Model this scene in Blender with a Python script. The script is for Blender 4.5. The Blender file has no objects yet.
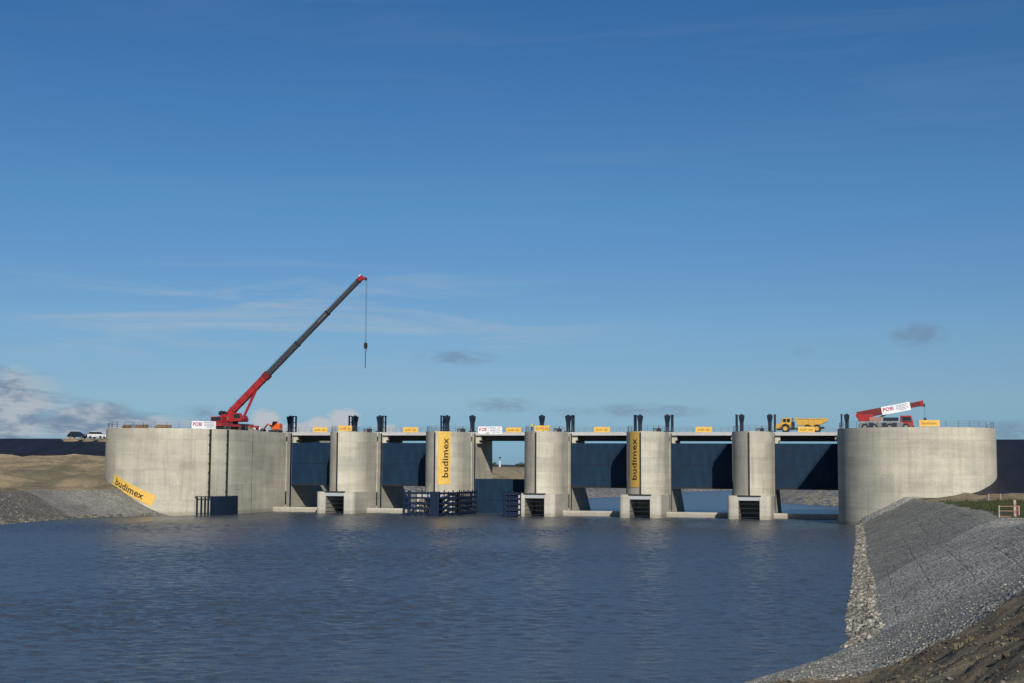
import bpy, bmesh, math, random
from mathutils import Vector, Matrix, noise
random.seed(7)
PI = math.pi
R = math.radians
scene = bpy.context.scene
COL = scene.collection

# ------------------------------------------------------------------ helpers
class MB:
    def __init__(s):
        s.v = []; s.f = []; s.m = []; s.uv = {}
    def add(s, vs, fs, m=0, uvs=None):
        o = len(s.v); s.v += [tuple(p) for p in vs]
        for i, f in enumerate(fs):
            if uvs: s.uv[len(s.f)] = uvs[i]
            s.f.append(tuple(o + k for k in f)); s.m.append(m)
        return s
    def box(s, x0, x1, y0, y1, z0, z1, m=0, M=None):
        vs = [(x0,y0,z0),(x1,y0,z0),(x1,y1,z0),(x0,y1,z0),(x0,y0,z1),(x1,y0,z1),(x1,y1,z1),(x0,y1,z1)]
        if M: vs = [tuple(M @ Vector(p)) for p in vs]
        return s.add(vs, [(0,3,2,1),(4,5,6,7),(0,1,5,4),(1,2,6,5),(2,3,7,6),(3,0,4,7)], m)
    def prism_y(s, poly, y0, y1, m=0):
        """polygon in x-z (counter-clockwise seen from -y) extruded along y"""
        n = len(poly)
        vs = [(x, y0, z) for x, z in poly] + [(x, y1, z) for x, z in poly]
        fs = [tuple(range(n)), tuple(range(2*n-1, n-1, -1))]
        fs += [(i, i+n, (i+1) % n + n, (i+1) % n) for i in range(n)]
        return s.add(vs, fs, m)
    def prism_z(s, poly, z0, z1, m=0):
        n = len(poly)
        vs = [(x, y, z0) for x, y in poly] + [(x, y, z1) for x, y in poly]
        fs = [tuple(range(n-1, -1, -1)), tuple(range(n, 2*n))]
        fs += [(i, (i+1) % n, (i+1) % n + n, i+n) for i in range(n)]
        return s.add(vs, fs, m)
    def tube(s, p0, p1, r0, r1=None, n=8, m=0, cap=True):
        r1 = r0 if r1 is None else r1
        a = Vector(p0); b = Vector(p1); d = (b-a).normalized()
        q = d.to_track_quat('Z', 'Y'); X = q @ Vector((1,0,0)); Y = q @ Vector((0,1,0))
        vs = []
        for c, r in ((a, r0), (b, r1)):
            for k in range(n):
                t = 2*PI*k/n; vs.append(c + X*math.cos(t)*r + Y*math.sin(t)*r)
        fs = [(k, (k+1) % n, (k+1) % n + n, k+n) for k in range(n)]
        if cap: fs += [tuple(range(n-1, -1, -1)), tuple(range(n, 2*n))]
        return s.add(vs, fs, m)
    def bar(s, p0, p1, w, h=None, m=0):
        """square bar between two points"""
        h = h or w
        a = Vector(p0); b = Vector(p1); d = b-a; L = d.length; d.normalize()
        up = Vector((0,0,1)) if abs(d.z) < .95 else Vector((0,1,0))
        x = d.cross(up).normalized(); u = x.cross(d).normalized()
        M = Matrix((x, d, u)).transposed().to_4x4(); M.translation = a
        return s.box(-w/2, w/2, 0, L, -h/2, h/2, m, M)
    def loft(s, loops, m=0, cap0=True, cap1=True):
        """loops: list of (z, [(x,y)..]) all with the same count, counter-clockwise; wall faces carry UV in metres"""
        n = len(loops[0][1])
        per = [0.0]
        L = loops[-1][1]
        for i in range(n):
            a = L[i]; b = L[(i+1) % n]; per.append(per[-1] + math.hypot(b[0]-a[0], b[1]-a[1]))
        vs = []; fs = []; uv = []
        for z, lp in loops: vs += [(x, y, z) for x, y in lp]
        for k in range(len(loops)-1):
            z0 = loops[k][0]; z1 = loops[k+1][0]
            for i in range(n):
                j = (i+1) % n
                fs.append((k*n+i, k*n+j, (k+1)*n+j, (k+1)*n+i))
                uv.append(((per[i], z0), (per[i+1], z0), (per[i+1], z1), (per[i], z1)))
        if cap0: fs.append(tuple(range(n-1, -1, -1))); uv.append(tuple((loops[0][1][i][0], loops[0][1][i][1]) for i in range(n-1, -1, -1)))
        if cap1: b = (len(loops)-1)*n; fs.append(tuple(range(b, b+n))); uv.append(tuple(loops[-1][1]))
        return s.add(vs, fs, m, uv)
    def build(s, name, mats, parent=None, smooth=None, bevel=0, loc=None):
        me = bpy.data.meshes.new(name)
        me.from_pydata(s.v, [], s.f)
        mats = mats if isinstance(mats, (list, tuple)) else [mats]
        for mt in mats: me.materials.append(mt)
        me.polygons.foreach_set('material_index', s.m)
        if s.uv:
            ul = me.uv_layers.new(name='UVMap')
            for fi, uvs in s.uv.items():
                p = me.polygons[fi]
                for k, li in enumerate(p.loop_indices): ul.data[li].uv = uvs[k]
        if bevel:
            bm = bmesh.new(); bm.from_mesh(me)
            es = [e for e in bm.edges if len(e.link_faces) == 2 and e.calc_face_angle(0) > .5]
            bmesh.ops.bevel(bm, geom=es, offset=bevel, segments=2, profile=.6, affect='EDGES', clamp_overlap=True)
            bm.to_mesh(me); bm.free()
        if smooth is not None:
            for p in me.polygons: p.use_smooth = True
            me.set_sharp_from_angle(angle=R(smooth))
        me.update()
        o = bpy.data.objects.new(name, me); COL.objects.link(o)
        if parent: o.parent = parent
        if loc: o.location = loc
        return o

def tag(o, label, cat, group=None):
    o['label'] = label; o['category'] = cat
    if group: o['group'] = group
    return o
def thing(name, label, cat, loc=(0,0,0), rz=0, group=None):
    o = bpy.data.objects.new(name, None); COL.objects.link(o)
    o.location = loc; o.rotation_euler = (0,0,rz); o.empty_display_size = .5
    return tag(o, label, cat, group)
def kind(o, k): o['kind'] = k; return o
def copy_tree(o, parent=None):
    c = o.copy(); COL.objects.link(c); c.parent = parent
    for ch in list(o.children): copy_tree(ch, c)
    return c
def lerp(a, b, t): return a + (b-a)*t
def sst(a, b, x):
    t = min(1, max(0, (x-a)/(b-a))); return t*t*(3-2*t)
def interp(x, pts):
    if x <= pts[0][0]: return pts[0][1]
    for (a, va), (b, vb) in zip(pts, pts[1:]):
        if x <= b: return lerp(va, vb, (x-a)/(b-a))
    return pts[-1][1]

# ------------------------------------------------------------------ materials
def newmat(name):
    m = bpy.data.materials.new(name); m.use_nodes = True
    nt = m.node_tree; b = nt.nodes['Principled BSDF']
    return m, nt, b
def N(nt, t, **kw):
    n = nt.nodes.new(t)
    for k, v in kw.items():
        if k in n.inputs: n.inputs[k].default_value = v
        else: setattr(n, k, v)
    return n
def ramp(nt, stops, fac, interp='LINEAR'):
    r = nt.nodes.new('ShaderNodeValToRGB'); r.color_ramp.interpolation = interp
    e = r.color_ramp.elements
    while len(e) < len(stops): e.new(.5)
    for k, (p, c) in enumerate(stops):
        e[k].position = p; e[k].color = c if len(c) == 4 else (*c, 1)
    nt.links.new(fac, r.inputs[0]); return r
def mix(nt, fac, a, b, mode='MIX'):
    n = nt.nodes.new('ShaderNodeMix'); n.data_type = 'RGBA'; n.blend_type = mode
    for s, val in (('Factor', fac), ('A', a), ('B', b)):
        i = [q for q in n.inputs if q.name == s and (q.type == ('VALUE' if s == 'Factor' else 'RGBA'))][0]
        if hasattr(val, 'is_output'): nt.links.new(val, i)
        else: i.default_value = val if s == 'Factor' or len(val) == 4 else (*val, 1)
    return [q for q in n.outputs if q.type == 'RGBA'][0]
def math_(nt, op, a, b=None, c=None, clamp=False):
    n = nt.nodes.new('ShaderNodeMath'); n.operation = op; n.use_clamp = clamp
    for k, val in enumerate((a, b, c)):
        if val is None: continue
        if hasattr(val, 'is_output'): nt.links.new(val, n.inputs[k])
        else: n.inputs[k].default_value = val
    return n.outputs[0]
def coords(nt, out='Object', scale=(1,1,1), rot=(0,0,0)):
    tc = nt.nodes.new('ShaderNodeTexCoord'); mp = nt.nodes.new('ShaderNodeMapping')
    mp.inputs['Scale'].default_value = scale; mp.inputs['Rotation'].default_value = rot
    nt.links.new(tc.outputs[out], mp.inputs[0]); return mp.outputs[0]
def wcoords(nt, scale=(1,1,1), rot=(0,0,0)):
    g = nt.nodes.new('ShaderNodeNewGeometry'); mp = nt.nodes.new('ShaderNodeMapping')
    mp.inputs['Scale'].default_value = scale; mp.inputs['Rotation'].default_value = rot
    nt.links.new(g.outputs['Position'], mp.inputs[0]); return mp.outputs[0]
def nz(nt, vec, scale, detail=4, rough=.55, dist=0.):
    n = nt.nodes.new('ShaderNodeTexNoise'); n.inputs['Scale'].default_value = scale
    n.inputs['Detail'].default_value = detail; n.inputs['Roughness'].default_value = rough
    n.inputs['Distortion'].default_value = dist
    nt.links.new(vec, n.inputs['Vector']); return n.outputs['Fac']
def bump(nt, b, h, strength=.3, dist=.05):
    n = nt.nodes.new('ShaderNodeBump'); n.inputs['Strength'].default_value = strength
    n.inputs['Distance'].default_value = dist
    nt.links.new(h, n.inputs['Height']); nt.links.new(n.outputs[0], b.inputs['Normal']); return n

def concrete(name, base=(.40,.375,.32), panel=(2.4, 2.95), uv=True, contrast=1.0, green=True):
    m, nt, b = newmat(name)
    w = wcoords(nt)
    big = nz(nt, w, .12, 5, .6)
    fine = nz(nt, w, 3.0, 6, .65)
    streak = nz(nt, wcoords(nt, (1.1,1.1,.07)), 1.0, 5, .6)
    d = tuple(c*(1-.20*contrast) for c in base); l = tuple(min(1, c*(1+.14*contrast)) for c in base)
    col = ramp(nt, [(.3, d), (.7, l)], big).outputs[0]
    st = ramp(nt, [(.30, (.84,.83,.81)), (.52, (1,1,1)), (.75, (1.05,1.045,1.03))], streak).outputs[0]
    col = mix(nt, .75*contrast if contrast < 1.3 else 1, col, st, 'MULTIPLY')
    fr = ramp(nt, [(.3, (.86,.86,.86)), (.7, (1.1,1.1,1.1))], fine).outputs[0]
    col = mix(nt, .8, col, fr, 'MULTIPLY')
    if uv:
        br = nt.nodes.new('ShaderNodeTexBrick'); br.offset = 0; br.squash = 1
        nt.links.new(coords(nt, 'UV'), br.inputs['Vector'])
        br.inputs['Scale'].default_value = 1; br.inputs['Brick Width'].default_value = panel[0]
        br.inputs['Row Height'].default_value = panel[1]; br.inputs['Mortar Size'].default_value = .03
        br.inputs['Mortar Smooth'].default_value = .4
        br.inputs['Color1'].default_value = (.87,.87,.88,1); br.inputs['Color2'].default_value = (1.06,1.05,1.02,1)
        br.inputs['Mortar'].default_value = (.70,.69,.66,1)
        col = mix(nt, .8, col, br.outputs['Color'], 'MULTIPLY')
    pour = nz(nt, wcoords(nt, (.05,.05,.55)), 1.0, 3, .6, .3)
    col = mix(nt, .7, col, ramp(nt, [(.35, (.84,.835,.82)), (.6, (1.06,1.055,1.04))], pour).outputs[0], 'MULTIPLY')
    # rust and damp stains running down
    stain = nz(nt, wcoords(nt, (.8,.8,.10)), .6, 4, .6, .4)
    col = mix(nt, ramp(nt, [(.60, (0,0,0)), (.74, (.45,.45,.45))], stain).outputs[0], col, (.27,.21,.14))
    # tide line just above the water
    sep = nt.nodes.new('ShaderNodeSeparateXYZ'); nt.links.new(w, sep.inputs[0])
    zz = math_(nt, 'ADD', sep.outputs[2], math_(nt, 'MULTIPLY', fine, .7))
    tide = ramp(nt, [(.0, (1,1,1)), (.09, (.75,.75,.75)), (.13, (0,0,0))], math_(nt, 'MULTIPLY', zz, .1)).outputs[0]
    if green: col = mix(nt, math_(nt, 'MULTIPLY', tide, .5), col, (.16,.135,.09))
    nt.links.new(col, b.inputs['Base Color']); b.inputs['Roughness'].default_value = .88
    bump(nt, b, fine, .25, .03)
    return m
def paint(name, col, rough=.5, wear=.25, metal=0, dirt=(.10,.085,.06), scale=1.5):
    m, nt, b = newmat(name)
    o = coords(nt, 'Object')
    n1 = nz(nt, o, scale, 5, .6); n2 = nz(nt, o, scale*6, 3, .6)
    c = ramp(nt, [(.3, tuple(x*.80 for x in col)), (.7, tuple(min(1, x*1.12) for x in col))], n2).outputs[0]
    c = mix(nt, math_(nt, 'MULTIPLY', ramp(nt, [(.52, (0,0,0)), (.72, (1,1,1))], n1).outputs[0], wear), c, dirt)
    nt.links.new(c, b.inputs['Base Color'])
    b.inputs['Roughness'].default_value = rough; b.inputs['Metallic'].default_value = metal; b.inputs['Specular IOR Level'].default_value = .3
    return m
def gate_steel():
    m, nt, b = newmat('gate_blue_steel')
    o = coords(nt, 'Object')
    sep = nt.nodes.new('ShaderNodeSeparateXYZ'); nt.links.new(o, sep.inputs[0])
    cmb = nt.nodes.new('ShaderNodeCombineXYZ'); nt.links.new(sep.outputs[0], cmb.inputs[0]); nt.links.new(sep.outputs[2], cmb.inputs[1])
    br = nt.nodes.new('ShaderNodeTexBrick'); br.offset = 0
    nt.links.new(cmb.outputs[0], br.inputs['Vector'])
    for k, v in (('Scale', 1), ('Brick Width', 1.65), ('Row Height', .9), ('Mortar Size', .02), ('Mortar Smooth', .5)): br.inputs[k].default_value = v
    br.inputs['Color1'].default_value = (.88,.88,.88,1); br.inputs['Color2'].default_value = (1.1,1.1,1.1,1); br.inputs['Mortar'].default_value = (1.35,1.35,1.35,1)
    n1 = nz(nt, coords(nt, 'Object', (.5,.5,.12)), 1.5, 5, .6)
    c = ramp(nt, [(.3, (.002,.015,.037)), (.55, (.0035,.023,.055)), (.8, (.009,.036,.070))], n1).outputs[0]
    c = mix(nt, .6, c, br.outputs['Color'], 'MULTIPLY')
    nt.links.new(c, b.inputs['Base Color']); b.inputs['Roughness'].default_value = .65; b.inputs['Specular IOR Level'].default_value = .25
    bump(nt, b, nz(nt, o, .7, 2), .15, .1)
    return m

M = {}
M['pier'] = concrete('pier_concrete', (.56,.53,.435), (4.5, 2.95))
M['abut'] = concrete('abutment_concrete', (.515,.485,.395), (2.45, 2.95))
M['plinth'] = concrete('plinth_concrete', (.50,.47,.40), uv=False, contrast=.7)
M['deck'] = concrete('deck_concrete', (.48,.48,.48), uv=False, contrast=.5, green=False)
M['girder'] = concrete('shaded_girder_concrete', (.07,.07,.075), uv=False, contrast=.6, green=False)  # base colour darkened to carry the shade under the deck
M['gate'] = gate_steel()
M['navy'] = paint('navy_steel', (.005,.014,.032), .55, .06)
M['blue'] = paint('blue_steel', (.004,.013,.040), .6, .05)
M['dark'] = paint('dark_steel', (.016,.018,.022), .6, .2)
M['grey'] = paint('galvanised_steel', (.20,.21,.22), .5, .25, .3)
M['lintel'] = paint('light_grey_steel', (.42,.44,.46), .5, .3)
M['red'] = paint('crane_red_paint', (.36,.022,.028), .38, .45)
M['darkred'] = paint('dark_red_paint', (.16,.018,.018), .45, .3)
M['boomgrey'] = paint('boom_grey_paint', (.045,.05,.058), .42, .2)
M['white'] = paint('white_paint', (.72,.72,.70), .45, .2)
M['yellow'] = paint('machine_yellow_paint', (.62,.36,.06), .45, .45, dirt=(.2,.14,.07))
M['orange'] = paint('orange_paint', (.75,.13,.02), .45, .25)
M['rubber'] = paint('black_rubber', (.015,.015,.015), .8, .5, dirt=(.06,.05,.04))
M['glass'] = paint('window_glass', (.02,.025,.03), .08, 0)
M['banner'] = paint('yellow_banner_cloth', (.80,.50,.11), .75, .10, dirt=(.5,.3,.06), scale=.6)
M['signwhite'] = paint('white_sign_cloth', (.80,.80,.82), .7, .12, dirt=(.45,.43,.42), scale=.6)
M['ink'] = paint('dark_lettering', (.045,.032,.02), .8, 0)
M['orangeink'] = paint('brown_lettering', (.36,.13,.02), .8, 0)
M['pinkink'] = paint('crimson_lettering', (.42,.02,.07), .8, 0)
M['greyink'] = paint('grey_print', (.28,.30,.36), .8, 0)
M['wood'] = paint('weathered_plank', (.24,.14,.075), .85, .4)
M['hivis'] = paint('high_visibility_cloth', (.50,.58,.05), .8, .1)
M['skin'] = paint('skin', (.45,.27,.19), .6, 0)
M['trousers'] = paint('dark_trousers', (.02,.025,.02), .9, 0)
M['palepost'] = paint('weathered_white_paint', (.42,.37,.34), .7, .35)
M['pink'] = paint('faded_red_white_paint', (.34,.19,.15), .6, .3)

# ground materials -------------------------------------------------
def sand_mat():
    m, nt, b = newmat('sandy_soil')
    w = wcoords(nt)
    a = nz(nt, wcoords(nt, (.6,1,2.2), (0,0,R(20))), .085, 8, .66, 1.2); f = nz(nt, w, 1.2, 7, .7)
    c = ramp(nt, [(.34, (.13,.112,.075)), (.45, (.21,.168,.10)), (.54, (.34,.265,.155)), (.66, (.20,.18,.125))], a).outputs[0]
    c = mix(nt, .85, c, ramp(nt, [(.3, (.62,.6,.58)), (.7, (1.25,1.25,1.25))], f).outputs[0], 'MULTIPLY')
    gr = nz(nt, w, .035, 4, .6)
    c = mix(nt, ramp(nt, [(.55, (0,0,0)), (.68, (.6,.6,.6))], gr).outputs[0], c, (.125,.118,.075))
    nt.links.new(c, b.inputs['Base Color']); b.inputs['Roughness'].default_value = .95
    bump(nt, b, f, .6, .25); return m
def dirt_mat():
    m, nt, b = newmat('brown_dirt')
    w = wcoords(nt)
    a = nz(nt, w, .35, 7, .65, .4); f = nz(nt, w, 4.0, 7, .72)
    c = ramp(nt, [(.30, (.070,.053,.033)), (.46, (.18,.14,.085)), (.60, (.29,.235,.145)), (.76, (.42,.35,.23))], a).outputs[0]
    c = mix(nt, .9, c, ramp(nt, [(.3, (.42,.42,.42)), (.68, (1.4,1.4,1.4))], f).outputs[0], 'MULTIPLY')
    vo = N(nt, 'ShaderNodeTexVoronoi', Scale=5.5); nt.links.new(w, vo.inputs['Vector'])
    c = mix(nt, ramp(nt, [(.10, (.8,.8,.8)), (.2, (0,0,0))], vo.outputs['Distance']).outputs[0], c, mix(nt, .5, (.16,.14,.11), vo.outputs['Color'], 'MULTIPLY'))
    nt.links.new(c, b.inputs['Base Color']); b.inputs['Roughness'].default_value = .95
    bump(nt, b, f, .9, .22); return m
def stone_mat(name, lo, hi, size=4.0, seams=None, mott=.2):
    """stone filled wire mattress: cells of stone with dark joints, optional seams (metres along u, v)"""
    m, nt, b = newmat(name)
    w = wcoords(nt)
    vo = N(nt, 'ShaderNodeTexVoronoi', Scale=size); nt.links.new(w, vo.inputs['Vector'])
    sep = nt.nodes.new('ShaderNodeSeparateColor'); nt.links.new(vo.outputs['Color'], sep.inputs[0])
    c = ramp(nt, [(0, lo), (.55, tuple((a+b_)/2*.95 for a, b_ in zip(lo, hi))), (1, hi)], sep.outputs[0]).outputs[0]
    c = mix(nt, ramp(nt, [(.40, (0,0,0)), (.75, (.75,.75,.75))], math_(nt, 'MULTIPLY', vo.outputs['Distance'], 1.0)).outputs[0], c, tuple(x*.25 for x in lo))
    big = nz(nt, w, mott, 6, .65)
    c = mix(nt, .9, c, ramp(nt, [(.3, (.68,.68,.70)), (.7, (1.22,1.21,1.18))], big).outputs[0], 'MULTIPLY')
    mid = nz(nt, w, 1.3, 5, .65)
    c = mix(nt, .8, c, ramp(nt, [(.3, (.7,.7,.7)), (.7, (1.22,1.22,1.22))], mid).outputs[0], 'MULTIPLY')
    h = math_(nt, 'SUBTRACT', 1.0, vo.outputs['Distance'])
    if seams:
        g = nt.nodes.new('ShaderNodeSeparateXYZ'); wob = nt.nodes.new('ShaderNodeVectorMath'); wob.operation = 'ADD'
        nt.links.new(w, wob.inputs[0])
        nn = nt.nodes.new('ShaderNodeTexNoise'); nn.inputs['Scale'].default_value = .25; nt.links.new(w, nn.inputs['Vector'])
        sc = nt.nodes.new('ShaderNodeVectorMath'); sc.operation = 'SCALE'; sc.inputs['Scale'].default_value = .22
        nt.links.new(nn.outputs['Color'], sc.inputs[0]); nt.links.new(sc.outputs[0], wob.inputs[1]); nt.links.new(wob.outputs[0], g.inputs[0])
        for ax, per, wd in seams:
            t = math_(nt, 'PINGPONG', g.outputs[ax], per/2)
            k = ramp(nt, [(0, (.42,.42,.42)), (wd*.8, (0,0,0))], t).outputs[0]
            k = math_(nt, 'MULTIPLY', k, ramp(nt, [(.38, (.1,.1,.1)), (.6, (1,1,1))], nz(nt, w, .12, 2)).outputs[0])
            c = mix(nt, k, c, tuple(x*.3 for x in lo)); h = math_(nt, 'SUBTRACT', h, k)
    nt.links.new(c, b.inputs['Base Color']); b.inputs['Roughness'].default_value = .92
    bump(nt, b, h, .8, .12); return m
def grass_mat():
    m, nt, b = newmat('rough_grass')
    w = wcoords(nt); a = nz(nt, w, .3, 6, .7); f = nz(nt, w, 3, 6, .7)
    c = ramp(nt, [(.3, (.030,.040,.012)), (.5, (.058,.068,.022)), (.66, (.10,.092,.040)), (.8, (.15,.115,.06))], a).outputs[0]
    c = mix(nt, .8, c, ramp(nt, [(.3, (.55,.55,.55)), (.7, (1.3,1.3,1.3))], f).outputs[0], 'MULTIPLY')
    nt.links.new(c, b.inputs['Base Color']); b.inputs['Roughness'].default_value = .95
    bump(nt, b, f, .8, .2); return m
def liner_mat():
    m, nt, b = newmat('black_membrane')
    w = wcoords(nt); a = nz(nt, wcoords(nt, (1,.15,1)), .25, 5, .6); f = nz(nt, w, 2, 4)
    c = ramp(nt, [(.3, (.0075,.009,.014)), (.7, (.016,.018,.026))], a).outputs[0]
    nt.links.new(c, b.inputs['Base Color']); b.inputs['Roughness'].default_value = .55
    bump(nt, b, f, .4, .1); return m
def water_mat(name, base):
    m, nt, b = newmat(name)
    # wind patches change how strongly the surface is ruffled
    patch = nz(nt, wcoords(nt, (.5,1.0,1)), .022, 5, .6, .5)
    w1 = nz(nt, wcoords(nt, (.6,1.0,1), (0,0,R(8))), .85, 3, .5, .3)
    w2 = nz(nt, wcoords(nt, (.55,1.0,1), (0,0,R(-14))), 2.6, 3, .55, .2)
    w3 = nz(nt, wcoords(nt, (.75,1.0,1), (0,0,R(4))), .30, 6, .62, .3)
    h = math_(nt, 'ADD', math_(nt, 'MULTIPLY', w1, .12), math_(nt, 'MULTIPLY', w2, .16))
    amp = ramp(nt, [(.3, (.55,.55,.55)), (.7, (1,1,1))], patch).outputs[0]
    bp = bump(nt, b, h, 1.0, 1.0)
    nt.links.new(amp, bp.inputs['Strength'])
    b.inputs['Base Color'].default_value = (*base, 1)
    b.inputs['IOR'].default_value = 1.333; b.inputs['Roughness'].default_value = .25
    return m
M['sand'] = sand_mat(); M['dirt'] = dirt_mat(); M['grass'] = grass_mat(); M['liner'] = liner_mat()
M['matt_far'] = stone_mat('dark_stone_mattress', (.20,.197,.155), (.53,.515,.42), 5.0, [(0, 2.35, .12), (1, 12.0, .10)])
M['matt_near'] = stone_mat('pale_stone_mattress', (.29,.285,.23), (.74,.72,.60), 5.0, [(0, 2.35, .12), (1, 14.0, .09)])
M['matt_left'] = stone_mat('left_stone_mattress', (.25,.246,.213), (.34,.333,.292), 7.0, [(0, 3.0, .1), (1, 9.0, .1)])
M['rubble'] = stone_mat('dark_rubble', (.12,.113,.09), (.28,.262,.212), 4.0)
M['gravel'] = stone_mat('grey_gravel', (.25,.238,.185), (.66,.635,.53), 6.0, None, .5)
M['palestone'] = stone_mat('pale_stone_strip', (.42,.41,.37), (.60,.585,.53), 4.0)
M['farbank'] = stone_mat('far_bank_stone', (.20,.195,.185), (.33,.32,.30), 1.0, None, .05)
M['beige'] = stone_mat('beige_sandbar', (.30,.27,.20), (.42,.38,.29), 1.2, None, .06)
M['rock'] = stone_mat('toe_rock', (.24,.22,.175), (.52,.485,.40), 1.4, None, .8)
M['rockdark'] = stone_mat('loose_stone', (.10,.09,.075), (.36,.33,.28), 1.4, None, .8)
M['water'] = water_mat('river_water', (.066,.079,.092))
M['hill'] = paint('hazy_wooded_hill', (.030,.050,.055), .95, .2, dirt=(.05,.06,.05), scale=.01)  # bluish tone puts the distance haze into the hill colour

# ------------------------------------------------------------------ camera
CAM = Vector((21.7911, -284.3011, 9.8655)); yaw, pit, rol, fpx = .2439, .0877, -.0057, 1420.56
c_, s_ = math.cos(yaw), math.sin(yaw)
fw = Vector((-s_, c_, 0)); rt = Vector((c_, s_, 0)); up = Vector((0,0,1))
fw2 = fw*math.cos(pit) + up*math.sin(pit); up2 = up*math.cos(pit) - fw*math.sin(pit)
cx_ = rt*math.cos(rol) - up2*math.sin(rol); cy_ = rt*math.sin(rol) + up2*math.cos(rol)
cam = bpy.data.cameras.new('camera'); camo = bpy.data.objects.new('camera', cam); COL.objects.link(camo)
mw = Matrix((cx_, cy_, -fw2)).transposed().to_4x4(); mw.translation = CAM; camo.matrix_world = mw
cam.sensor_width = 36; cam.lens = fpx*36/1024; cam.clip_start = .5; cam.clip_end = 30000
scene.camera = camo

# ------------------------------------------------------------------ light and sky
SAZ, SEL = R(24), R(28)          # sun stands behind the camera, to the right
sd = Vector((math.sin(SAZ)*math.cos(SEL), -math.cos(SAZ)*math.cos(SEL), math.sin(SEL)))
sun = bpy.data.lights.new('sun', 'SUN'); sun.energy = 4.2; sun.angle = R(.5); sun.color = (1, .945, .85)
suno = bpy.data.objects.new('sun', sun); COL.objects.link(suno); suno.rotation_euler = sd.to_track_quat('Z', 'Y').to_euler()
world = bpy.data.worlds.new('World'); scene.world = world; world.use_nodes = True
def make_sky():
    nt = world.node_tree; bg = nt.nodes['Background']
    sky = nt.nodes.new('ShaderNodeTexSky'); sky.sky_type = 'NISHITA'; sky.sun_disc = False
    sky.sun_elevation = SEL; sky.sun_rotation = math.atan2(sd.x, sd.y)
    sky.altitude = 0; sky.air_density = .6; sky.dust_density = 0; sky.ozone_density = 8.0
    tc = nt.nodes.new('ShaderNodeTexCoord'); d = tc.outputs['Generated']
    sep = nt.nodes.new('ShaderNodeSeparateXYZ'); nt.links.new(d, sep.inputs[0])
    az = math_(nt, 'MULTIPLY', math_(nt, 'ARCTAN2', sep.outputs[0], sep.outputs[1]), 180/PI)
    el = math_(nt, 'MULTIPLY', math_(nt, 'ARCSINE', sep.outputs[2]), 180/PI)
    cmb = nt.nodes.new('ShaderNodeCombineXYZ'); nt.links.new(az, cmb.inputs[0]); nt.links.new(el, cmb.inputs[1])
    def cn(scale, sx, sy, det=6, rough=.6, dist=.3):
        mp = nt.nodes.new('ShaderNodeMapping'); mp.inputs['Scale'].default_value = (sx, sy, 1); nt.links.new(cmb.outputs[0], mp.inputs[0])
        return nz(nt, mp.outputs[0], scale, det, rough, dist)
    def blob(a, e, wa, we):
        x = math_(nt, 'DIVIDE', math_(nt, 'SUBTRACT', az, a), wa); y = math_(nt, 'DIVIDE', math_(nt, 'SUBTRACT', el, e), we)
        r = math_(nt, 'SQRT', math_(nt, 'ADD', math_(nt, 'MULTIPLY', x, x), math_(nt, 'MULTIPLY', y, y)))
        return math_(nt, 'SUBTRACT', 1.0, r, None, True)
    # clear cold air: deep blue aloft, soft and not glaring at the horizon
    tone = ramp(nt, [(0, (.34,.40,.44)), (.025, (.42,.48,.49)), (.09, (.77,.67,.53)), (.18, (.92,.82,.64)), (.355, (.82,.93,.80)), (.62, (.57,.87,.86)), (1, (.48,.8,.88))], math_(nt, 'DIVIDE', el, 30.0, None, True)).outputs[0]
    cur = mix(nt, 1.0, sky.outputs[0], tone, 'MULTIPLY')
    # thin high streaks
    st = cn(1.0, .10, 1.1, 5, .6, .6)
    m1 = blob(-23, 5.7, 17, 2.7)
    k = math_(nt, 'MULTIPLY', ramp(nt, [(.47, (0,0,0)), (.66, (1,1,1))], st).outputs[0], math_(nt, 'MULTIPLY', m1, .85))
    m2 = blob(-8, 16, 40, 14)
    st2 = cn(1.0, .05, .55, 5, .6, .8)
    k = math_(nt, 'ADD', k, math_(nt, 'MULTIPLY', ramp(nt, [(.5, (0,0,0)), (.8, (1,1,1))], st2).outputs[0], math_(nt, 'MULTIPLY', m2, .10)), None, True)
    cur = mix(nt, k, cur, (3.6, 4.6, 5.6))
    # grey-violet cloud wisps
    wisp = cn(1.0, .9, 2.2, 6, .65, .5)
    tot = None
    for a, e, wa, we, s in ((-16.2,4.35,2.0,.36,.8), (-14.4,2.45,1.7,.36,.85), (2.05,5.15,1.25,.6,1.), (-8.6,2.25,3.4,.34,.75), (-2.4,4.6,.6,.3,.35), (-11.5,2.2,1.8,.25,.4),
                        (5.6,1.45,4.5,.5,.9), (6.5,.9,4.5,.5,.8), (-26.2,2.0,1.5,.4,.5)):
        t = math_(nt, 'MULTIPLY', blob(a, e, wa, we), s*2.6)
        tot = t if tot is None else math_(nt, 'MAXIMUM', tot, t)
    dens = math_(nt, 'MULTIPLY', tot, ramp(nt, [(.34, (0,0,0)), (.66, (1,1,1))], wisp).outputs[0], None, True)
    cur = mix(nt, math_(nt, 'MULTIPLY', dens, .5), cur, (1.6, 2.2, 3.15))
    # cumulus bank low on the left and puffs behind the dam
    cu = cn(1.0, .62, 1.35, 8, .62, .25); cu2 = cn(1.0, .5, 1.5, 6, .62, .3)
    tot = None
    for a, e, wa, we, s in ((-34.5,2.0,4.8,2.5,1.15), (-30.6,1.6,3.6,1.4,1.0), (-28.3,1.5,2.6,.9,.8), (-40,2,8,3,1.1), (-26.5,1.6,1.6,.5,.7)):
        t = math_(nt, 'MULTIPLY', blob(a, e, wa, we), s)
        tot = t if tot is None else math_(nt, 'MAXIMUM', tot, t)
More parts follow.
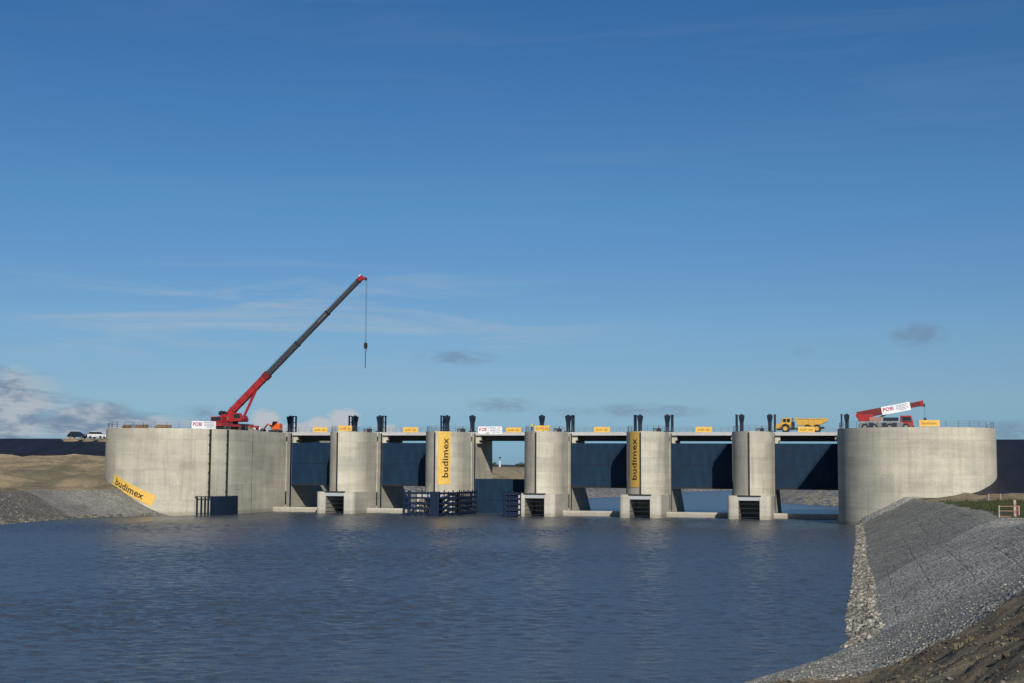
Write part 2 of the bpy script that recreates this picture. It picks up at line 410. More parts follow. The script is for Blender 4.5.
    dens = ramp(nt, [(.44, (0,0,0)), (.70, (1,1,1))], math_(nt, 'ADD', math_(nt, 'MULTIPLY', tot, .70), math_(nt, 'MULTIPLY', cu, .50))).outputs[0]
    dens = math_(nt, 'MULTIPLY', dens, math_(nt, 'GREATER_THAN', tot, .001))
    ccol = ramp(nt, [(.30, (1.4, 2.0, 3.1)), (.44, (2.0, 2.6, 3.55)), (.58, (4.3, 4.6, 5.1))], cu2).outputs[0]
    cur = mix(nt, math_(nt, 'MULTIPLY', dens, .85), cur, ccol)
    # small white puffs just above the railings
    tot = None
    for a, e, wa, we, s in ((-20.7,1.85,1.0,.62,1.15), (-21.6,1.6,1.2,.5,1.0), (-23.8,1.75,.95,.75,1.1), (-18.9,1.45,.9,.35,.85), (-22.6,1.4,2.6,.45,.8)):
        t = math_(nt, 'MULTIPLY', blob(a, e, wa, we), s)
        tot = t if tot is None else math_(nt, 'MAXIMUM', tot, t)
    pf = cn(1.0, 1.5, 2.2, 7, .62, .2)
    dens = ramp(nt, [(.44, (0,0,0)), (.66, (1,1,1))], math_(nt, 'ADD', math_(nt, 'MULTIPLY', tot, .6), math_(nt, 'MULTIPLY', pf, .55))).outputs[0]
    dens = math_(nt, 'MULTIPLY', dens, math_(nt, 'GREATER_THAN', tot, .001))
    cur = mix(nt, math_(nt, 'MULTIPLY', dens, .9), cur, (4.9, 5.1, 5.4))
    nt.links.new(cur, bg.inputs['Color']); bg.inputs['Strength'].default_value = .10
make_sky()
scene.view_settings.view_transform = 'Standard'; scene.view_settings.look = 'None'
scene.view_settings.exposure = 0; scene.view_settings.gamma = 1
scene.render.engine = 'CYCLES'; scene.cycles.max_bounces = 6

# ------------------------------------------------------------------ terrain
UR = [(-300, 7), (-250, 9), (-230, 12.5), (-218, 15.8), (-214.8, 16.8), (-209, 18.9), (-204.5, 20.2), (-198.8, 20.9), (-188, 20.5), (-160, 20.75), (-125, 20.6), (-80, 20.45), (-31, 20.2), (-10, 16), (30, 16)]
SL = [(-260, .36), (-222, .40), (-201, .44), (-168, .44), (-152, .40), (-105, .36), (-76, .41), (-37, .52), (-20, .55)]
UL = [(-300, -108), (-150, -111), (-79, -114.8), (-60, -117.8), (-43, -117.2), (-36, -112), (-31, -108.5), (-20, -104), (30, -103)]
DL = [(30, -103), (60, -96), (100, -82), (163, -63.6), (192, -56), (289, -51), (339, -36), (420, -20), (700, 60)]
DR = [(30, 18), (85, 16), (100, 13.5), (111, 4.5), (125, -2.2), (180, -8), (290, -16), (339, -18), (420, 5), (700, 95)]
def fb(x, y, s, o=4): return noise.fractal(Vector((x*s, y*s, 3.7)), 1.0, 2.0, o)
def H(u, v):
    far = sst(25, 45, v)
    # --- upstream side
    dR = u - interp(v, UR); dL = interp(v, UL) - u
    z = -3.0
    if dR > -12 or dL > -12:
        if dR > dL:
            s = interp(v, SL)
            z = dR*s if dR > 0 else max(-3, dR*.5)
            if v < -201 and dR > 0:
                zn = .15*max(0, min(dR, 22-interp(v, UR))) + .56*max(0, u-22)
                z = lerp(z, min(zn, z+1), sst(-201, -213, v))
            if v > -38: z += .95*(1-sst(.3, 2.6, math.hypot(u-30.45, v+20.5)-13.6))*sst(.2, 1.2, dR)
            zb = 5.0 + min(1.2, max(0, dR-16)*.04) + 1.3*sst(-150, -172, v)
            z = min(z, zb) if z < zb - .4 else zb - .4*math.exp(-(z-zb+.4)/.4)
        else:
            z = dL*lerp(.43, .49, sst(-42, -33, v)) if dL > 0 else max(-3, dL*.5)
            zb = 5.2
            z = min(z, zb) if z < zb - .4 else zb - .4*math.exp(-(z-zb+.4)/.4)
    # earth dam each side of the structure
    if u > 32.0 or u < -117:
        out = (u-43) if u > 0 else (-127.5-u)
        ed = 5.3 + .303*(v+33)
        ed = min(ed, 15.5)
        if v > 8: ed = max(5.5, 15.5 - (v-8)*.32)
        if v > -36: z = max(z, ed if u > 0 else lerp(z, ed, sst(-118, -123, u)))
    elif v > -19:
        side = min(abs(u-44.0), abs(u+128.2))
        inside = 17.5 < u < 44.5 or -129 < u < -101.5
        if inside: z = max(z, 5.0)
    # downstream side
    if v > 25:
        eL = interp(v, DL) - u; eR = u - interp(v, DR)
        e = max(eL, eR)
        zb = lerp(5.0, 9.2, sst(60, 150, v))
        zd = min(zb, e*.30) if e > 0 else max(-3, e*.5)
        zd = max(zd, z) if (v < 70 and (u > 43 or u < -127.5)) else zd
        z = lerp(z, zd, far)
    if v > 900: z = lerp(z, 8.6, sst(900, 1400, v))
    # near ground rises to the photographer's bank
    if v < -250:
        z = max(z, lerp(z, 8.15, sst(-250, -284, v)*sst(-2, 12, dR+3)))
    # roughness
    if z > .15:
        rough = 0.
        if u > 10 and v < -218: rough = .34*fb(u, v, .35) + .17*fb(u, v, 1.1, 4) + .35*sst(26, 30, u)*sst(-235, -226, v)
        elif u > 10 and v < -20:
            rough = .06*fb(u, v, .5)
            if z > 4.7: rough += .25*fb(u, v, .12) + max(0, .5 + .9*fb(u+50, v, .13))*sst(-62, -44, v)*sst(33, 38, u)*.75*(1 - sst(-38, -30, v))
        elif u < -100 and v < 8: rough = .06*fb(u, v, .4) + (.8*fb(u, v, .06) + .55*fb(u, v, .17) + .2*fb(u, v, .5))*sst(4.8, 5.7, z)*(1-sst(11.6, 12.6, z))
        elif v > 60: rough = .35*fb(u, v, .03)*min(1, z/3)
        z += rough * (1 if z > .6 else z/.6)
    return z
def lines(*segs):
    out = []
    for a, b, st in segs:
        n = max(1, round((b-a)/st)); out += [a + (b-a)*i/n for i in range(n)]
    out.append(segs[-1][1]); return out
ul = lines((-9000, -3000, 2000), (-3000, -1000, 400), (-1000, -400, 60), (-400, -230, 17), (-230, -135, 2.5), (-135, -100, 1.0), (-100, 10, 5), (10, 15, .8), (15, 46, .4), (46, 60, 1.0), (60, 130, 3.5), (130, 400, 18), (400, 1000, 60), (1000, 3000, 400), (3000, 9000, 2000))
vl = lines((-900, -400, 50), (-400, -300, 10), (-300, -258, 1.5), (-258, -200, .33), (-200, -130, .7), (-130, -28, 1.0), (-28, 20, 1.2), (20, 60, 4), (60, 400, 8), (400, 1000, 30), (1000, 3000, 200), (3000, 12000, 1000))
def terrain():
    nu = len(ul); V = []
    zs = {}
    for j, v in enumerate(vl):
        for i, u in enumerate(ul): V.append((u, v, H(u, v)))
    groups = {}
    def cls(u, v, z):
        if u > 10 and v < 20:
            dR = u - interp(v, UR)
            if v < -220 + 1.6*fb(u, v, .3): return 'dirt'
            crease = -165 + (u-22.5)*2.6
            if v < -201 + 0.8*fb(u, v, .25): return 'gravel'
            if v > -38 and u < 34 and math.hypot(u-30.45, v+20.5) < 13.6 + 2.4: return 'palestone'
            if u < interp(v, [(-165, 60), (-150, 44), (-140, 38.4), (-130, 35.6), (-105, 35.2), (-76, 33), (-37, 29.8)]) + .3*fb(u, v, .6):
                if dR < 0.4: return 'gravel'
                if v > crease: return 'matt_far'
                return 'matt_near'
            if u > 32 and v > -33.5 + 1.0*fb(u, 0, .2): return 'liner'
            if v < -62: return 'grass' if v < crease + 70 else 'sand'
            return 'sand'
        if u < -100 and v < 25:
            if u < -127.6 and z > 11.8 + .25*fb(u, v, .15) and v < 20:
                if z > 15.2 and v < 1.2 and u > -152 and fb(u, v, .3) > -.15: return 'sand'
                return 'liner' if v < .9 else 'sand'
            if z < 4.95:
                return 'rubble' if (v < -50 - (5-z)*.3 + .8*fb(u, v, .3)) else 'matt_left'
            return 'sand'
        if v > 25 and z < 5.2 and v < 700 and -160 < u < 160:
            return 'beige' if .9 < z < 2.4 and u > -20 else 'farbank'
        return 'sand'
    for j in range(len(vl)-1):
        for i in range(nu-1):
            a = j*nu+i; q = (a, a+1, a+nu+1, a+nu)
            uc = (ul[i]+ul[i+1])/2; vc = (vl[j]+vl[j+1])/2
            zc = sum(V[k][2] for k in q)/4
            groups.setdefault(cls(uc, vc, zc), []).append(q)
    names = {'dirt': 'dirt_ground', 'gravel': 'gravel_bank', 'matt_far': 'stone_slope', 'matt_near': 'stone_slope', 'palestone': 'stone_kerb_strip', 'liner': 'embankment_liner',
             'grass': 'grass_verge', 'sand': 'ground', 'rubble': 'rubble_slope', 'matt_left': 'stone_slope', 'farbank': 'far_river_bank', 'beige': 'sandbar'}
    for g, fs in groups.items():
        idx = {}; vs = []; nf = []
        for q in fs:
            r = []
            for k in q:
                if k not in idx: idx[k] = len(vs); vs.append(V[k])
                r.append(idx[k])
            nf.append(tuple(r))
        mb = MB(); mb.add(vs, nf)
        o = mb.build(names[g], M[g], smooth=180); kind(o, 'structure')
terrain()
def make_water():
    """one sheet of water; the stretch in front of the dam carries real wind waves"""
    import numpy as np
    rs = np.random.RandomState(5)
    u0, u1, v0, v1 = -136.0, 27.0, -238.0, 9.0
    us = np.arange(u0, u1+.01, .27); vs = np.concatenate([np.arange(v0, -120, .24), np.arange(-120, v1+.01, .33)])
    us[-1] = u1; vs[-1] = v1
    U, V = np.meshgrid(us, vs)
    Z = np.zeros_like(U)
    for lo, hi, n, sl in ((.60, 1.0, 34, .100), (1.0, 1.9, 32, .080), (1.9, 3.6, 20, .030), (4, 10, 9, .010)):
        for q in range(n):
            lam = math.exp(rs.uniform(math.log(lo), math.log(hi))); a = R(-78) + rs.normal(0, .72); k = 2*PI/lam
            Z += (sl*math.sqrt(2/n)/k) * np.sin(k*(U*math.cos(a) + V*math.sin(a)) + rs.uniform(0, 6.28))
    G = np.zeros_like(U)
    for q in range(14):
        lam = rs.uniform(14, 75); a = rs.uniform(0, 6.28)
        G += np.sin(2*PI/lam*(U*math.cos(a)*.6 + V*math.sin(a)) + rs.uniform(0, 6.28))
    Z *= np.clip(.95 + .12*G, .45, 1.5)
    edge = np.minimum(np.minimum(U-u0, u1-U), np.minimum(V-v0, v1-V))
    Z *= np.clip(edge/3, 0, 1)
    nu, nv = len(us), len(vs)
    P = np.stack([U, V, Z], -1).reshape(-1, 3)
    idx = np.arange(nu*nv).reshape(nv, nu)
    F = np.stack([idx[:-1,:-1], idx[:-1,1:], idx[1:,1:], idx[1:,:-1]], -1).reshape(-1, 4)
    A, B, Cc, D = -4000, 4000, -900, 1200
    o = len(P)
    ext = np.array([(A,Cc,0),(B,Cc,0),(B,D,0),(A,D,0),(u0,v0,0),(u1,v0,0),(u1,v1,0),(u0,v1,0)], float)
    P = np.concatenate([P, ext]); F = np.concatenate([F, np.array([(o,o+1,o+5,o+4),(o+1,o+2,o+6,o+5),(o+2,o+3,o+7,o+6),(o+3,o,o+4,o+7)])])
    me = bpy.data.meshes.new('water'); me.vertices.add(len(P)); me.vertices.foreach_set('co', P.ravel())
    me.loops.add(F.size); me.loops.foreach_set('vertex_index', F.ravel().astype(np.int32))
    me.polygons.add(len(F)); me.polygons.foreach_set('loop_start', (np.arange(len(F))*4).astype(np.int32))
    me.polygons.foreach_set('use_smooth', np.ones(len(F), bool))
    me.update(calc_edges=True); me.validate(); me.materials.append(M['water'])
    o = bpy.data.objects.new('water', me); COL.objects.link(o); kind(o, 'structure')
make_water()
def hills():
    mb = MB(); n = 140; vs = []
    for k in range(n):
        a = R(-60 + 100*k/(n-1)); d = 5200
        h = 14 + 15*noise.noise(Vector((k*.10, 0, 1))) + 8*noise.noise(Vector((k*.33, 2, 1))) + 2.5*noise.noise(Vector((k*1.7, 2, 1)))
        h = max(8, h) + 8
        for dd, hh in ((0, 7), (150, h*.7), (420, h), (1200, 7)):
            vs.append((CAM.x + math.sin(a)*(d+dd), CAM.y + math.cos(a)*(d+dd), hh))
    fs = []
    for k in range(n-1):
        for i in range(3): fs.append((k*4+i, k*4+4+i, k*4+5+i, k*4+1+i))
    mb.add(vs, fs); kind(mb.build('hills', M['hill'], smooth=180), 'structure')
hills()

# ------------------------------------------------------------------ loose stones
def rock_shapes(n, seed):
    rnd = random.Random(seed); out = []
    for k in range(n):
        bm = bmesh.new(); bmesh.ops.create_icosphere(bm, subdivisions=1, radius=1)
        sx, sy, sz = rnd.uniform(.75,1.3), rnd.uniform(.65,1.1), rnd.uniform(.45,.8)
        for v in bm.verts:
            d = 1 + .35*noise.noise(v.co*1.1 + Vector((k*7.3, 0, 0))) + rnd.uniform(-.10,.10)
            v.co = Vector((v.co.x*sx*d, v.co.y*sy*d, v.co.z*sz*d))
        out.append(([tuple(v.co) for v in bm.verts], [tuple(q.index for q in f.verts) for f in bm.faces])); bm.free()
    return out
ROCKS = rock_shapes(8, 3)
def scatter_rocks(mb, pts, rnd):
    for (x, y, z, r) in pts:
        vs, fs = rnd.choice(ROCKS)
        Mt = Matrix.Translation((x, y, z)) @ Matrix.Rotation(rnd.uniform(0, 6.28), 4, 'Z') @ Matrix.Rotation(rnd.uniform(-.6,.6), 4, 'X') @ Matrix.Scale(r, 4)
        mb.add([tuple(Mt @ Vector(p)) for p in vs], fs)
rnd = random.Random(11)
pts = []
for k in range(11000):
    v = rnd.uniform(-203, -30); v = v if rnd.random() < .55 else rnd.uniform(-203, -130)
    wd = lerp(.8, 1.5, sst(-120, -190, v)) if v < -60 else .75
    u = interp(v, UR) + rnd.uniform(-.3, wd) + abs(rnd.gauss(0, .16)); r = rnd.uniform(.05, .13) if rnd.random() < .88 else rnd.uniform(.13, .24)
    pts.append((u, v, max(-.05, H(u, v)) + r*.2, r))
mb = MB(); scatter_rocks(mb, pts, rnd)
kind(mb.build('toe_rocks', M['rock']), 'stuff')
pts = []
for k in range(900):
    v = rnd.uniform(-95, -33); u = interp(v, UL) - rnd.uniform(-.3, 1.0); r = rnd.uniform(.08, .22)
    pts.append((u, v, max(-.05, H(u, v)) + r*.2, r))
for k in range(700):
    v = rnd.uniform(-100, -55); u = interp(v, UL) - rnd.uniform(1.0, 11); r = rnd.uniform(.08, .22)
    pts.append((u, v, H(u, v) + r*.1, r))
mb = MB(); scatter_rocks(mb, pts, rnd)
kind(mb.build('shore_rocks', M['rockdark']), 'stuff')
pts = []
for k in range(2600):
    v = rnd.uniform(-257, -214); u = rnd.uniform(14, 33)
    if v > -220 and rnd.random() < .6: continue
    r = rnd.uniform(.015, .05) if rnd.random() < .9 else rnd.uniform(.05, .14)
    if H(u, v) < .1: continue
    pts.append((u, v, H(u, v) + r*.15, r))
mb = MB(); scatter_rocks(mb, pts, rnd)
kind(mb.build('loose_stones', M['rockdark']), 'stuff')
pts = []
for k in range(5200):
    v = rnd.uniform(-256, -218); u = rnd.uniform(16, 33); r = rnd.uniform(.025, .08) if rnd.random() < .93 else rnd.uniform(.08, .18)
    if H(u, v) < .3 or fb(u, v, .25) + rnd.uniform(-.4, .4) < -.1 or (v > -221 and rnd.random() < .7): continue
    pts.append((u, v, H(u, v) + r*.1, r))
mb = MB(); scatter_rocks(mb, pts, rnd)
kind(mb.build('soil_clods', M['dirt']), 'stuff')
pts = []
for k in range(1300):
    v = rnd.uniform(-221, -203); u = rnd.uniform(15.5, 32); r = rnd.uniform(.03, .075)
    if H(u, v) < .05: continue
    pts.append((u, v, H(u, v) + r*.05, r))
mb = MB(); scatter_rocks(mb, pts, rnd)
kind(mb.build('scattered_stones', M['gravel']), 'stuff')
# dry grass on the dirt and green tufts on the bench
def tufts(name, mat, spots, rnd, hgt, nb):
    mb = MB()
    for (x, y, z, s) in spots:
        for b in range(nb):
            a = rnd.uniform(0, 6.28); l = rnd.uniform(.5, 1)*hgt*s; ln = rnd.uniform(.15, .8)*l
            wx = .012*s + .006; ox = rnd.uniform(-.12,.12)*s; oy = rnd.uniform(-.12,.12)*s
            dx, dy = math.cos(a), math.sin(a); px, py = -dy*wx, dx*wx
            x0, y0 = x+ox, y+oy
            mb.add([(x0-px, y0-py, z-.03), (x0+px, y0+py, z-.03), (x0+dx*ln*.4+px*.7, y0+dy*ln*.4+py*.7, z+l*.65), (x0+dx*ln*.4-px*.7, y0+dy*ln*.4-py*.7, z+l*.65), (x0+dx*ln, y0+dy*ln, z+l*.9)],
                   [(0,1,2,3), (3,2,4)])
    return kind(mb.build(name, mat), 'stuff')
m_, nt_, b_ = newmat('dry_grass_blade')
nt_.links.new(ramp(nt_, [(.3, (.12,.10,.055)), (.7, (.30,.26,.16))], nz(nt_, wcoords(nt_), 2.0, 4)).outputs[0], b_.inputs['Base Color']); b_.inputs['Roughness'].default_value = .9
M['dryblade'] = m_
m_, nt_, b_ = newmat('green_grass_blade')
nt_.links.new(ramp(nt_, [(.3, (.032,.045,.012)), (.7, (.09,.095,.032))], nz(nt_, wcoords(nt_), .5, 4)).outputs[0], b_.inputs['Base Color']); b_.inputs['Roughness'].default_value = .9
M['greenblade'] = m_
sp = []
for k in range(900):
    v = rnd.uniform(-256, -221); u = rnd.uniform(22.5, 33)
    if fb(u, v, .22) + .25*(u-27)/5 < .12: continue
    sp.append((u, v, H(u, v), rnd.uniform(.4, 1.1)))
tufts('dry_grass', M['dryblade'], sp, rnd, .26, 20)
sp = []
for k in range(2600):
    v = rnd.uniform(-150, -60); u = rnd.uniform(32, 48)
    z = H(u, v)
    if u < interp(v, [(-150, 44), (-140, 38.4), (-130, 35.6), (-105, 35.2), (-76, 33), (-37, 29.8)]) + .6: continue
    sp.append((u, v, z, rnd.uniform(.6, 1.3)))
tufts('grass', M['greenblade'], sp, rnd, .34, 9)

# ------------------------------------------------------------------ the dam: piers
RA = 9.953; AC = 3.9 - RA; A0 = math.asin(7.9/RA)
def arc(s, side=1, off=0.):
    """point on the pier nose, s metres from the ridge"""
    t = -A0 + s/RA
    return side*(AC + (RA+off)*math.cos(t)), (RA+off)*math.sin(t)
ALEN = A0*RA
def pier_loop(vr, front=None):
    right = [arc(ALEN*k/12, 1) for k in range(13)]
    if front is not None: right = [(3.9, front)]
    right += [(3.9, 5.6), (3.55, 5.6), (3.55, 6.1), (3.9, 6.1), (3.9, vr)]
    left = [(-x, y) for x, y in reversed(right)]
    if front is None: left = left[:-1]
    return right + left
def railing(mb, pts, h=1.1, gap=1.6, th=.045):
    for a, b in zip(pts, pts[1:]):
        a = Vector(a); b = Vector(b); L = (b-a).length; n = max(1, round(L/gap))
        for k in range(n+1):
            p = a.lerp(b, k/n); mb.box(p.x-th/2, p.x+th/2, p.y-th/2, p.y+th/2, p.z, p.z+h)
        for hh in (h, h*.62, h*.3): mb.bar(a+Vector((0,0,hh)), b+Vector((0,0,hh)), th*.8)
TOP = 16.9
def make_pier(label):
    t = thing('dam_pier', label, 'pier', group='concrete piers between the sluice gates')
    mb = MB()
    mb.loft([(4.35, pier_loop(25)), (5.5, pier_loop(23.5)), (TOP, pier_loop(23))], cap0=True)
    mb.loft([(-3, pier_loop(33, 1.0)), (.5, pier_loop(30, 1.0)), (4.35, pier_loop(25, 1.0))], cap0=False, cap1=False)
    mb.build('shaft', M['pier'], t, smooth=20)
    # hollow cutwater at the waterline: two rounded arms and a lintel
    for s in (1, -1):
        poly = [(2.0, 1.3), (2.0, -8.9), (3.3, -8.9), (3.75, -8.75), (4.02, -8.4), (4.15, -7.8), (4.15, 1.3)]
        if s < 0: poly = [(-x, y) for x, y in reversed(poly)]
        else: poly = list(reversed(poly)); poly = poly[::-1]
        m2 = MB(); m2.loft([(-3, poly), (4.47, poly)]); m2.build('cutwater_arm', M['plinth'], t, bevel=.05)
    MB().box(-1.995, 1.995, -8.6, .98, 3.95, 4.34).build('cutwater_roof', M['plinth'], t)
    MB().box(-2.25, 2.25, -8.98, -8.62, 4.36, 4.60).build('cutwater_edge', M['dark'], t)
    MB().box(-1.99, 1.99, -8.80, -8.63, 3.62, 4.30).build('lintel_beam', M['lintel'], t)
    for k in range(4):
        z = .35 + .85*k
        MB().box(-1.99, 1.99, -8.55, -8.38, z, z+.13).build('bar', M['navy'], t)
    # steel edge on the ridge, gate guides, dark plates drawn as the shade in niches and slots
    MB().box(-.13, .13, -7.97, -7.70, 4.62, TOP-.25).build('nose_armour', M['dark'], t)
    for s in (1, -1):
        a, b = (3.86, 3.96) if s > 0 else (-3.96, -3.86)
        MB().box(a, b, 8.0, 8.75, -2, TOP-.1).build('gate_guide', M['navy'], t)
        MB().box(min(s*3.7, s*3.93), max(s*3.7, s*3.93), 5.55, 6.15, 15.2, 16.1).build('niche_shade', M['dark'], t)
        MB().box(min(s*3.7, s*3.93), max(s*3.7, s*3.93), 5.5, 6.2, 1.4, 4.2).build('slot_shade', M['dark'], t)
        c = MB(); c.box(min(s*3.85, s*4.95), max(s*3.85, s*4.95), 9.6, 13.2, 15.42, 16.37); c.box(min(s*3.85, s*4.55), max(s*3.85, s*4.55), 9.6, 13.2, 14.7, 15.42)
        c.build('corbel', M['plinth'], t)
    x, y = arc(6.6, -1, .02)
    an = math.atan2(y, x-(-AC))
    Mt = Matrix.Translation((x, y, 0)) @ Matrix.Rotation(an, 4, 'Z')
    MB().box(-.2, .04, -.42, .42, 4.6, 7.2, 0, Mt).build('recess_shade', M['dark'], t)  # dark box set proud of the wall, drawn as a recess in shade
    MB().box(-3.88, 3.88, 8.9, 22.2, TOP+.004, 17.1).build('road_slab', M['deck'], t)
    rb = MB()
    line = [(-3.7, 6.5)] + [(arc(ALEN - ALEN*k/5, -1, -.25)) for k in range(6)] + [arc(ALEN*k/5, 1, -.25) for k in range(1, 6)] + [(3.7, 6.5)]
    railing(rb, [(x, y, TOP) for x, y in line], 1.1, 2.0)
    rb.build('railing', M['grey'], t)
    rb = MB(); railing(rb, [(-3.8, 22.0, 17.1), (3.8, 22.0, 17.1)], 1.1, 1.9)
    rb.build('railing', M['grey'], t)
    return t
PIERS = {}
plabels = {2: 'concrete pier with one short yellow banner across its top, nearest the tall red crane',
           3: 'concrete pier with a tall yellow banner on its sunlit face and blue fender below',
           4: 'concrete pier with a worker in bright clothing beside a yellow banner on its top',
           5: 'concrete pier whose tall golden banner hangs on the shaded side of its nose',
           6: 'bare concrete pier without any banner, beside the bay the yellow dump truck crosses'}
p0 = make_pier(plabels[2])
for i in range(2, 7):
    p = p0 if i == 2 else copy_tree(p0)
    p.location = (21*(i-6), 0, 0); p['label'] = plabels[i]; PIERS[i] = p

# ------------------------------------------------------------------ abutments
def abut_loop(cu, side, R0=13.6, cv=-20.5, back=36):
    """side=+1: the bay lies on the right (left abutment); side=-1: the bay lies on the left"""
    L = [(cu + R0*math.cos(a), cv + R0*math.sin(a)) for a in [-PI + PI*k/48 for k in range(49)]]
    right = [(cu+R0, back)]; left = [(cu-R0, back)]
    if side > 0: right = [(cu+R0, 5.6), (cu+R0-.35, 5.6), (cu+R0-.35, 6.1), (cu+R0, 6.1)] + right
    else: left = left + [(cu-R0, 6.1), (cu-R0+.35, 6.1), (cu-R0+.35, 5.6), (cu-R0, 5.6)]
    return L + right + left
def cylpt(cu, ang, r, cv=-20.5): return (cu + r*math.cos(R(ang)), cv + r*math.sin(R(ang)))
def make_abutment(cu, side, label, cv):
    t = thing('dam_abutment', label, 'abutment', (cu, 0, 0), group='round-nosed concrete abutments at the ends of the dam')
    lp = abut_loop(0, side, cv=cv)
    MB().loft([(-3, lp), (TOP, lp)]).build('wall', M['abut'], t, smooth=20)
    s = side; x = s*13.6
    MB().box(min(x-s*.04, x+s*.06), max(x-s*.04, x+s*.06), 8.0, 8.75, -2, TOP-.1).build('gate_guide', M['navy'], t)
    MB().box(min(x-s*.2, x+s*.03), max(x-s*.2, x+s*.03), 5.55, 6.15, 15.2, 16.1).build('niche_shade', M['dark'], t)  # dark plate standing for the shade inside the niche
    MB().box(min(x-s*.2, x+s*.03), max(x-s*.2, x+s*.03), 5.5, 6.2, 1.4, 4.2).build('slot_shade', M['dark'], t)  # dark plate standing for the shade inside the lower slot
    c = MB(); c.box(min(x-s*.05, x+s*1.05), max(x-s*.05, x+s*1.05), 9.6, 13.2, 15.42, 16.37); c.box(min(x-s*.05, x+s*.65), max(x-s*.05, x+s*.65), 9.6, 13.2, 14.7, 15.42)
    c.build('corbel', M['plinth'], t)
    MB().box(min(x-s*.05, x+s*.025), max(x-s*.05, x+s*.025), -12.0, -11.9, -2, TOP).build('expansion_joint', M['dark'], t)
    MB().box(-13.4, 13.4, 8.9, 22.2, TOP+.004, 17.1).build('road_slab', M['deck'], t)
    rb = MB()
    pts = [(0 + 13.25*math.cos(a), cv + 13.25*math.sin(a), TOP) for a in [-PI + PI*k/18 for k in range(19)]]
    pts = [(-13.25, 8.5, TOP), (-13.25, -5, TOP)] + pts + [(13.25, -5, TOP), (13.25, 8.5, TOP)]
    railing(rb, pts, 1.1, 2.4)
    rb.build('railing', M['grey'], t)
    return t
LA, RAb = -114.65, 30.45
aL = make_abutment(LA, 1, 'round-nosed concrete abutment on the left, carrying the tall red crane', -19.5)
aR = make_abutment(RAb, -1, 'round-nosed concrete abutment on the right, carrying the low red truck crane', -20.5)
# ladder rails and the blue steel cage standing in the water against the left abutment
t = thing('steel_cage', 'dark blue steel cage standing in the water against the left abutment', 'cage', (LA, -19.5, 0))
def rad(ang, r, z): return Vector((r*math.cos(R(ang)), r*math.sin(R(ang)), z))
for ang in (-45, -41.5, -38.5, -35.8, -33.3, -25, -15.5, -5):
    MB().bar(rad(ang, 14.5, -2), rad(ang, 14.5, 3.75), .26, .26).build('post', M['navy'], t)
for z in (.35, 3.65):
    rl = MB()
    for a in range(-45, -5, 5): rl.bar(rad(a, 14.5, z), rad(a+5, 14.5, z), .14, .14)
    rl.build('rail', M['navy'], t)
pl = MB()
for a in range(-33, -5, 4): pl.bar(rad(a, 14.72, 1.2), rad(a+4, 14.72, 1.2), .08, 4.9)
pl.build('panel', M['navy'], t)
for a in (-45, -5): MB().bar(rad(a, 13.62, 3.6), rad(a, 14.5, 3.6), .25).build('bracket', M['blue'], t)
for nm, ang, lab in (('guide_rail', -33.7, 'left one of two dark vertical rails running down the left abutment'), ('guide_rail', -15.5, 'right one of two dark vertical rails running down the left abutment')):
    t = thing(nm, lab, 'rail', (LA, -19.5, 0), group='dark vertical rails on the left abutment')
    MB().bar(rad(ang, 13.85, 3.5), rad(ang, 13.85, TOP-.1), .30, .34).build('rail', M['dark'], t)
    for k in range(7):
        z = 4.6 + 1.85*k; MB().bar(rad(ang-.2, 13.6, z), rad(ang-1.3, 13.95, z), .16, .22).build('bracket', M['dark'], t)

# ------------------------------------------------------------------ gates, spans, sills, hoist columns
bay = {1: 'beside the left abutment, nearest the tall red crane', 2: 'left of the pier with the sunlit yellow banner',
       3: '', 4: 'between the pier with the worker and the golden shaded banner',
       5: 'between the golden-bannered pier and the bare pier', 6: 'under the yellow dump truck, next to the right abutment'}
def make_gate(label):
    t = thing('sluice_gate', label, 'sluice gate', group='dark blue steel gates of the dam')
    MB().box(-6.58, 6.58, 9.0, 9.25, 0, 9.3).build('skin_plate', M['gate'], t)
    MB().box(-6.55, 6.55, 8.96, 8.999, 4.75, 4.87).build('splice_strip', M['navy'], t)
    MB().box(-6.55, 6.55, 8.93, 8.999, 0.0, .35).build('bottom_seal', M['dark'], t)
    for z in (.6, 3.2, 6.0, 8.7): MB().box(-6.5, 6.5, 9.251, 10.0, z, z+.35).build('stiffener', M['navy'], t)
    for s in (-1, 1): MB().bar((s*5.2, 10.0, 4.5), (s*5.2, 18, 3.5), .7).build('gate_arm', M['navy'], t)
    return t
g0 = make_gate('')
for i in range(1, 7):
    g = g0 if i == 1 else copy_tree(g0)
    g.location = (21*(i-6)+10.5-21+21, 0, -2.1 if i == 3 else 5.5)
    g.location.x = 21*(i-6) + 10.5
    g['label'] = ('lowered dark blue gate in the one open bay, sitting in the water' if i == 3 else 'raised dark blue gate ' + bay[i])
blab = {1: 'next to the tall red crane', 2: 'carrying a yellow banner, left of the open bay', 3: 'over the open bay, carrying one white and one yellow sign', 4: 'right of the worker in bright clothing', 5: 'between the golden banner and the bare pier', 6: 'with the yellow dump truck driving on it'}
def make_span():
    t = thing('bridge_span', '', 'bridge span', group='bridge spans across the dam bays')
    MB().box(-6.60, 6.60, 8.9, 22.2, 16.42, 17.1).build('deck_slab', M['deck'], t)
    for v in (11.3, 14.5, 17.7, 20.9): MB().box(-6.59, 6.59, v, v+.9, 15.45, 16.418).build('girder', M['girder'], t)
    rb = MB(); railing(rb, [(-6.5, 9.05, 17.1), (6.5, 9.05, 17.1)], 1.1, 1.45); rb.build('railing', M['grey'], t)
    rb = MB(); railing(rb, [(-6.5, 22.05, 17.1), (6.5, 22.05, 17.1)], 1.1, 1.45)
    rb.build('railing', M['grey'], t); return t
s0 = make_span()
sill0 = None
